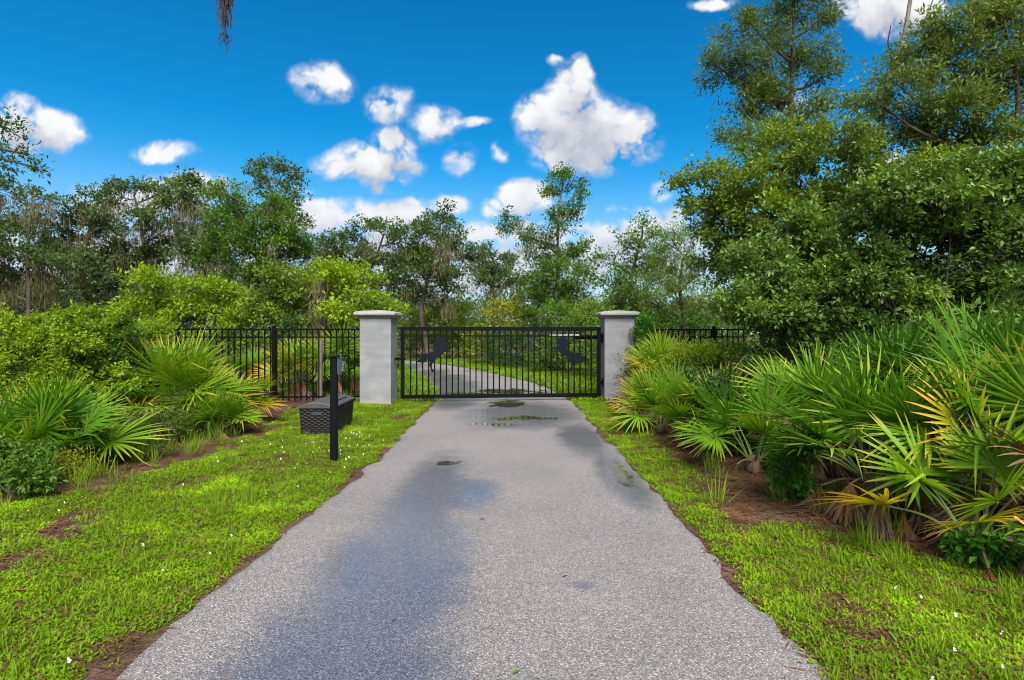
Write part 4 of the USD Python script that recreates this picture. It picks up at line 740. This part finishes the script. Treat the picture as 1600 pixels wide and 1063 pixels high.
obj('top', trimesh.creation.cylinder(.05, .02, transform=trimesh.transformations.translation_matrix([.012, 0, 1.372])), M['bark_brown'], wp)
# shrubs beyond the gate
GG = 'shrubs lining the far side of the driveway beyond the gate'
def far_shrub(label, px, Y, blobs, seed, mat, leaf=(.13, .06)): return shrub(label, px, Y, blobs, seed, mat, leaf, (.42, 9), group=GG, limb_r=.03)
far_shrub('green shrub bank seen through the left bars of the gate', 655, 36, [(640, 500, 30, 16, 110), (680, 495, 36, 16, 140), (650, 530, 44, 22, 160), (700, 530, 40, 22, 150), (630, 470, 30, 20, 90)], 231, 'lime', (.17, .08))
far_shrub('low lime shrub just right of the left pillar top', 690, 33, [(670, 488, 30, 12, 80), (715, 485, 30, 14, 90), (690, 510, 44, 16, 120), (740, 515, 36, 20, 110), (720, 545, 40, 18, 110)], 232, 'lime', (.16, .08))
far_shrub('yellow-flecked shrub above the middle of the gate', 785, 28, [(770, 485, 26, 12, 70), (800, 480, 34, 14, 100), (830, 490, 30, 14, 90), (780, 510, 44, 18, 120), (760, 540, 36, 22, 110)], 233, 'yellow')
far_shrub('dark shrub behind the middle bars of the gate', 800, 26, [(790, 530, 44, 20, 160), (840, 525, 40, 22, 160), (770, 560, 30, 14, 80), (825, 560, 44, 20, 150)], 234, 'dark', (.12, .055))
far_shrub('dense dark green shrub behind the right horse of the gate', 880, 22, [(870, 500, 44, 24, 180), (915, 495, 34, 26, 150), (880, 540, 44, 30, 190), (850, 570, 30, 20, 90), (915, 545, 30, 30, 120)], 235, 'green', (.11, .05))
far_shrub('olive shrub with dry twigs beside the right pillar, beyond the gate', 925, 19, [(925, 480, 26, 20, 90), (940, 520, 30, 26, 110), (905, 560, 30, 22, 90), (935, 580, 24, 22, 70)], 236, 'olive', (.10, .04))
far_shrub('bright shrub behind right pillar cap', 975, 20, [(965, 480, 26, 14, 70), (990, 470, 30, 20, 100), (1010, 500, 40, 24, 130), (960, 515, 36, 24, 120), (1040, 510, 40, 24, 120), (1090, 520, 40, 24, 110)], 237, 'weed')
# plants among the right palmettos
RS = 'broadleaf plants among the right-hand palmettos'
shrub('vine climbing the right edge of the right pillar', 1003, 12.45, [(1002, 520, 12, 22, 90), (1008, 545, 18, 20, 90), (1000, 500, 7, 8, 20), (1012, 575, 16, 20, 60)], 241, 'vine', (.06, .04), (.16, 8), nm='climbing_vine')
shrub('yellow-green bush between yellow palmetto and the olive-leaved bush', 1085, 10.6, [(1075, 556, 40, 16, 120), (1115, 560, 50, 22, 180), (1060, 582, 50, 26, 180), (1110, 600, 50, 30, 160), (1150, 545, 26, 18, 70)], 242, 'lime', (.06, .03), group=RS)
shrub('grey-leaved weedy bush at foot of the right pillar', 985, 11.6, [(985, 580, 18, 16, 70), (975, 560, 12, 14, 30), (1000, 600, 22, 20, 80)], 243, 'weed', (.05, .02), (.2, 8), group=RS)
shrub('shaded leafy bush behind the star-like palmetto', 1150, 7.6, [(1120, 610, 50, 30, 170), (1160, 640, 50, 40, 220), (1200, 600, 50, 40, 200), (1110, 650, 30, 26, 90)], 244, 'dark', (.06, .03), group=RS)
shrub('bright compound-leaved weed between star-like and skirted palmettos', 1235, 5.1, [(1238, 700, 18, 18, 46), (1232, 735, 18, 20, 46), (1240, 765, 16, 16, 30)], 245, 'vine', (.07, .032), (.16, 7), group=RS)
shrub('leafy vine under the largest palmetto by the grass', 1560, 3.7, [(1545, 850, 34, 22, 70), (1580, 870, 36, 24, 80), (1500, 900, 26, 16, 40), (1560, 910, 40, 18, 60)], 246, 'vine', (.06, .036), (.16, 6), group=RS)
shrub('dark thicket filling the shade behind the right palmettos', 1420, 6.6, [(1300, 600, 60, 60, 260), (1380, 560, 60, 50, 260), (1450, 600, 70, 60, 300), (1540, 590, 70, 60, 300), (1620, 600, 60, 70, 260), (1350, 660, 60, 50, 200)], 247, 'dark', (.07, .035), group=RS)

# off-frame oak at the left whose limbs reach into the picture, and the strand that hangs from it
lo = thing('live_oak', 'dark live oak outside the left edge, its leafy branch tips reaching in', 'tree', (-11.0, 7.2, 0))
O = np.array([-11.0, 7.2, 0])
obj('trunk', tube(curve([(0, 0, -.2), (.1, .1, 2), (.0, .2, 4.2), (.3, .1, 6.6)], 6), np.linspace(.34, .22, 19), 12), M['bark'], lo, smooth=True)
obj('limb', tube(curve([(.2, .1, 6.0), (2.5, .0, 6.9), (5.0, -.4, 6.9), (7.6, -.7, 6.55)], 6), np.linspace(.15, .035, 19), 8), M['bark'], lo, smooth=True)
rng = np.random.default_rng(55); vf = []
for (px, py, rx, ry, n_) in ((12, 200, 20, 22, 26), (35, 240, 24, 10, 16), (60, 262, 16, 6, 9), (10, 262, 20, 12, 12), (8, 285, 12, 6, 5), (-40, 230, 50, 40, 60)):
    c = at(px, py, 9.0) - O; r = np.array([rx, rx, ry]) / FPX * 9.0
    lc = curve([(.1, .15, 3.6), tuple((np.array([.1, .15, 3.6]) + c) / 2 + np.array([0, 0, .5])), tuple(c)], 6); obj('limb', tube(lc, np.linspace(.06, .012, 13), 6), M['bark'], lo)
    C, u = blob_points(rng, c, r, n_, .5); vf.append(sprays(rng, C, unit(u + rng.normal(size=u.shape) * .5 + np.array([.5, 0, 0])), 8, .24, .085, .032))
obj('crown', merge(vf), M['oak'], lo)
ms = thing('moss_strand', 'dark strand of hanging moss dangling alone into the sky at top', 'moss', (Xat(351, 6.5), 6.5, 0)); O = np.array([Xat(351, 6.5), 6.5, 0])
rng = np.random.default_rng(56); parts = []
for k in range(120):
    z0_, z1_ = 6.45 - rng.random() * .9, 4.98 + rng.random() ** 2 * .9
    if z1_ > z0_: z0_, z1_ = 6.4, z1_
    zz = np.linspace(z0_, z1_, 9); wob = .035 * np.clip((zz - 4.9) / .5, .25, 1.2)[:, None]
    xy = rng.normal(size=(1, 2)) * wob + np.cumsum(rng.normal(size=(9, 2)) * .010, 0)
    parts.append(tube(np.column_stack([xy, zz]), np.linspace(.0075, .003, 9), 4))
for k in range(16):
    zz = np.linspace(5.0 - rng.random() * .08, 4.68 + rng.random() * .18, 6); xy = np.cumsum(rng.normal(size=(6, 2)) * .018, 0); parts.append(tube(np.column_stack([xy, zz]), np.linspace(.005, .002, 6), 4))
obj('strands', cat(parts), M['strand'], ms)

# ------------------------------------------------------------------ parked vehicle glimpsed over the left shrubs
ve = thing('parked_van', 'white van roof just showing above the left shrubs', 'van', (Xat(168, 19), 19, -.14), 125.5)
side = Polygon([(-2.3, .35), (-2.3, 1.0), (-2.2, 1.15), (-1.55, 1.9), (-1.3, 2.02), (1.9, 2.06), (2.2, 1.98), (2.32, 1.2), (2.34, .35)])
m = trimesh.creation.extrude_polygon(side, 1.7, engine='earcut'); vv = np.array(m.vertices); m.vertices = np.stack([vv[:, 0], vv[:, 2] - .85, vv[:, 1]], 1); m.fix_normals(); obj('body', m, M['white'], ve)
for a, b in ((-1.25, -.35), (-.25, .75), (.85, 1.85)):
    obj('window', box(a, b, -.856, -.851, 1.25, 1.80), M['glass_dark'], ve)
obj('windscreen', trimesh.convex.convex_hull(np.array([(-2.17, y, 1.20) for y in (-.72, .72)] + [(-1.62, y, 1.83) for y in (-.68, .68)] + [(-2.19, y, 1.21) for y in (-.72, .72)] + [(-1.64, y, 1.84) for y in (-.68, .68)])), M['glass_dark'], ve)
for x in (-1.45, 1.45):
    for y in (-.78, .78):
        c = trimesh.creation.cylinder(.34, .2, sections=24); c.apply_transform(trimesh.transformations.rotation_matrix(PI / 2, [1, 0, 0])); c.apply_translation([x, y, .34]); w_ = obj('wheel', c, M['rubber'], ve)

# ------------------------------------------------------------------ undergrowth and far treeline
def mass(name, label, cat_, rows, mat, leaf, m, slen, seed, kind='stuff'):
    rng = np.random.default_rng(seed); vf = []
    for (x0, x1, y0, y1, z0, z1, n_) in rows:
        x, y = rng.uniform(x0, x1, n_), rng.uniform(y0, y1, n_)
        top = z1 * (.55 + .9 * (meshkit.fbm(np.stack([x * .22, y * .15, 0 * x], -1), 3, seed) - .2))
        z = z0 + (top - z0) * rng.random(n_) ** .7
        C = np.stack([x, y, z], 1); D = unit(rng.normal(size=C.shape) + np.array([0, -.3, .5]))
        vf.append(sprays(rng, C, D, m, slen, *leaf))
    return tag(obj(name, merge(vf), M[mat]), label, cat_, kind=kind)
mass('undergrowth', 'dim tangled undergrowth below the left oaks', 'undergrowth', [(-36, -9, 30, 37, .1, 5.6, 8500), (-13, -7.5, 15, 22, .1, 1.3, 900), (-9, 16, 37, 42, .1, 4.2, 4500)], 'oak_grey', (.16, .07), 8, .5, 301)
mass('dry_brush', 'brown moss and dry twigs hanging under the left oaks', 'brush', [(-32, -9, 28, 33, .6, 5.4, 3200)], 'dead_moss', (.30, .02), 7, .6, 302)
mass('treeline', 'hazy far woods closing the view behind the oaks', 'woods', [(-75, -20, 48, 62, .1, 8.5, 4200), (-20, 20, 50, 62, .1, 6.5, 3600), (20, 75, 40, 62, .1, 8.5, 3600)], 'oak_grey', (.34, .16), 8, 1.0, 303)
mass('thicket', 'green thicket behind the right fence', 'thicket', [(2.2, 16, 15, 21, .1, 2.6, 3600)], 'green', (.10, .05), 8, .36, 304)

# ------------------------------------------------------------------ lawn
def proto_leaves(seed, n_, r, ln, w, tilt, name, mat, parent_path):
    rng = np.random.default_rng(seed); a = rng.uniform(0, 2 * PI, n_); rr = r * np.sqrt(rng.random(n_)); P = np.stack([rr * np.cos(a), rr * np.sin(a), rng.uniform(.0, .018, n_)], 1)
    b = rng.uniform(0, 2 * PI, n_); t = rng.uniform(*tilt, n_); D = np.stack([np.cos(b) * np.cos(t), np.sin(b) * np.cos(t), np.sin(t)], 1); S_ = np.stack([-np.sin(b), np.cos(b), 0 * b], 1)
    sc = rng.uniform(.6, 1.2, n_); v, f = leaf_mesh(P, D, S_, ln * sc, w * sc, .18)
    return usdkit.mesh(stage, f'{parent_path}/{name}', (v, f), mat)
def scatter(name, label, cat_, pts, protos, smin, smax, seed, weights, kind='stuff'):
    rng = np.random.default_rng(seed); path = path_of(name)
    pi = UsdGeom.PointInstancer.Define(stage, path); ps = []
    for k, (kw) in enumerate(protos): ps.append(proto_leaves(parent_path=path, **kw).GetPath())
    pi.CreatePrototypesRel().SetTargets(ps); n_ = len(pts)
    pi.CreatePositionsAttr(Vt.Vec3fArray.FromNumpy(pts.astype(np.float32)))
    pi.CreateProtoIndicesAttr(Vt.IntArray.FromNumpy(rng.choice(len(ps), n_, p=np.array(weights) / sum(weights)).astype(np.int32)))
    a = rng.uniform(0, 2 * PI, n_); q = np.zeros((n_, 4), np.float16); q[:, 2] = np.sin(a / 2); q[:, 3] = np.cos(a / 2)
    pi.CreateOrientationsAttr(Vt.QuathArray.FromNumpy(q))
    sc = rng.uniform(smin, smax, n_); pi.CreateScalesAttr(Vt.Vec3fArray.FromNumpy(np.stack([sc, sc, sc * rng.uniform(.8, 1.3, n_)], 1).astype(np.float32)))
    return tag(pi.GetPrim(), label, cat_, kind=kind)
def lawn_points(rng, x0, x1, y0, y1, dens, cut, edge=None, seed=0, fs=1.0):
    n_ = int((x1 - x0) * (y1 - y0) * dens); x, y = rng.uniform(x0, x1, n_), rng.uniform(y0, y1, n_)
    a, b = drive_edges(y); p = np.stack([x, y, 0 * x], -1)
    wob = (meshkit.fbm(p * 3.0, 3, 21) - .5) * .30
    keep = ((x < a - .02 + wob * .8) | (x > b + .03 + wob * .5))
    g = meshkit.fbm(p * 1.1 * fs, 4, 31 + seed) * .55 + meshkit.fbm(p * np.array([4.0, 3.0, 1]), 4, 33) * .45
    c = cut if edge is None else cut + edge(x, y)
    keep &= g > c + rng.normal(size=n_) * .04
    x, y = x[keep], y[keep]
    return np.stack([x, y, gz(x, y)], 1)
rng = np.random.default_rng(900)
def left_edge(x, y):   # thins out towards the thicket
    lim = -3.1 - .0 * y; lim = np.interp(y, [2, 4, 5.5, 7, 8.5, 10, 12], [-6.4, -5.3, -4.5, -4.2, -4.1, -4.4, -4.6])
    p_ = np.stack([x, y, 0 * x], -1); return np.clip((lim + .6 - x) / 1.5, -.06, .6) * .8 + .22 * np.clip(meshkit.fbm(p_ * np.array([.9, 1.6, 1]), 3, 77) - .52, 0, 1) * np.clip((-2.3 - x), 0, 1.2) + np.where(y > 11.9, np.clip((-3.3 - x) * 1, 0, .5), 0)
def right_edge(x, y):
    lim = np.interp(y, [2, 2.9, 3.4, 4.2, 4.7, 6, 8, 11, 12.5], [6.5, 4.2, 3.2, 2.5, 1.75, 1.65, 1.9, 2.0, 2.0])
    soil = .22 * np.exp(-((x - 1.95) / .45) ** 2 - ((y - 4.9) / .6) ** 2) + .14 * np.exp(-((x - 1.6) / .2) ** 2 - ((y - 7.2) / .8) ** 2)
    return np.clip((x - lim) / .8, -.1, .7) * .7 + soil
BR = [dict(seed=1, n_=30, r=.055, ln=.023, w=.0115, tilt=(.05, .9), name='creeping_leaves', mat=M['lawn']), dict(seed=2, n_=24, r=.06, ln=.030, w=.010, tilt=(.1, 1.1), name='longer_leaves', mat=M['lawn']),
      dict(seed=3, n_=14, r=.04, ln=.075, w=.006, tilt=(.5, 1.45), name='grass_blades', mat=M['blade']), dict(seed=4, n_=34, r=.07, ln=.016, w=.010, tilt=(.0, .7), name='small_leaves', mat=M['lawn'])]
near = np.vstack([lawn_points(rng, -7, -1.4, 2.0, 5.5, 950, .437, left_edge), lawn_points(rng, -6.5, -1.4, 5.5, 12.6, 640, .432, left_edge)])
scatter('lawn', 'bright green broadleaf lawn left of the driveway', 'lawn', near, BR, .65, 1.15, 11, [4, 2, .6, 3])
vr = np.vstack([lawn_points(rng, 1.15, 6.0, 2.0, 5.5, 900, .405, right_edge), lawn_points(rng, 1.15, 4, 5.5, 12.8, 600, .42, right_edge)])
scatter('grass_verge', 'bright green creeping verge right of the driveway', 'grass', vr, BR, .65, 1.2, 12, [4, 2.5, .8, 2])
BF = [dict(seed=5, n_=26, r=.13, ln=.09, w=.035, tilt=(.2, 1.2), name='broad_leaves', mat=M['lawn']), dict(seed=6, n_=26, r=.12, ln=.13, w=.016, tilt=(.5, 1.4), name='tall_blades', mat=M['blade'])]
pts = lawn_points(rng, -14, 14, 12.6, 34, 42, .36, None, 3)
from shapely import contains_xy
pts = pts[~contains_xy(poly_drive, pts[:, 0], pts[:, 1])]
pts = pts[~((pts[:, 0] < -2.6) & (pts[:, 1] < 15) & (rng.random(len(pts)) < .8))]
scatter('far_lawn', 'bright grass flanking the driveway beyond the gate', 'grass', pts, BF, .7, 1.3, 13, [3, 1])
# taller wild grass at the thicket feet and the bottom right corner
pts = np.vstack([lawn_points(rng, 2.4, 4.2, 2.9, 4.2, 20, .40, None, 5), lawn_points(rng, -6.5, -3.9, 5.2, 9.5, 16, .46, None, 6), lawn_points(rng, 1.7, 3.2, 4.2, 9, 4, .48, None, 7), lawn_points(rng, -6, -1.9, 2.4, 12, .5, .46, None, 8)])
scatter('wild_grass', 'long thin wild grass at the feet of the palmettos', 'grass', pts, [dict(seed=7, n_=26, r=.06, ln=.24, w=.006, tilt=(.6, 1.5), name='long_blades', mat=M['blade'])], .6, 1.2, 14, [1])
# litter on the bare soil: pine straw and shed leaflets
n_ = 15000; x = np.r_[rng.uniform(-7, -1.6, n_ // 2), rng.uniform(1.3, 5, n_ // 2)]; y = np.r_[rng.uniform(2.2, 13, n_ // 2), rng.uniform(2.2, 11, n_ // 2)]
a, b = drive_edges(y); k = (x < a - .03) | (x > b + .03); x, y = x[k], y[k]
scatter('pine_straw', 'brown straw and shed leaflets littering the bare soil', 'litter', np.stack([x, y, gz(x, y) + .006], 1), [dict(seed=8, n_=12, r=.10, ln=.11, w=.0065, tilt=(-.05, .2), name='needles', mat=M['straw']), dict(seed=9, n_=4, r=.09, ln=.12, w=.010, tilt=(-.03, .15), name='dead_leaflets', mat=M['straw']), dict(seed=10, n_=6, r=.09, ln=.035, w=.018, tilt=(-.03, .3), name='dead_leaves', mat=M['straw'])], .7, 1.3, 15, [4, 1.2, 1.5])
# little white flowers in the lawn
fp = [(x_, y_) for x_, y_ in zip(rng.normal(-2.2, .35, 60), rng.normal(7.6, .7, 60))] + [(x_, y_) for x_, y_ in zip(rng.uniform(-4.2, -1.9, 34), rng.uniform(2.4, 10, 34))] + [(x_, y_) for x_, y_ in zip(rng.normal(-2.2, .35, 30), rng.normal(10.5, .8, 30))] + [(x_, y_) for x_, y_ in zip(rng.uniform(1.6, 3, 12), rng.uniform(2.3, 3.3, 12))]
fp = np.array(fp); fp = fp[(fp[:, 0] < -1.75) | (fp[:, 0] > 1.5)]
fp = np.column_stack([fp, gz(fp[:, 0], fp[:, 1]) + .035])
scatter('clover_flowers', 'tiny white wildflowers dotting the lawn', 'flowers', fp, [dict(seed=16, n_=7, r=.006, ln=.014, w=.010, tilt=(.0, 1.0), name='petals', mat=M['flower'])], .5, .95, 16, [1])
# a few leaves and twigs lying on the asphalt
fl = [(-.27, 4.55, .07, 'straw', 'tiny dark brown leaf at the right rim of the damp streak'), (-.60, 2.95, .045, 'straw', 'small brown leaf lying in the near end of the damp streak'),
      (.30, 3.45, .05, 'straw', 'small brown leaf on dry asphalt near the dark oil spot'), (.04, 2.50, .06, 'vine', 'green fallen leaf on the asphalt at the bottom of the picture')]
rng = np.random.default_rng(66)
for x_, y_, l_, k_, lab_ in fl:
    a_ = rng.uniform(0, 2 * PI); D_ = np.array([[math.cos(a_), math.sin(a_), .06]]); v, f = leaf_mesh(np.zeros((1, 3)), unit(D_), np.array([[-math.sin(a_), math.cos(a_), 0]]), l_, l_ * .35, .15)
    p = usdkit.mesh(stage, path_of('fallen_leaf'), (v, f), M[k_])
    p.AddTranslateOp().Set(Gf.Vec3d(x_, y_, .027))
    tag(p.GetPrim(), lab_, 'leaf')
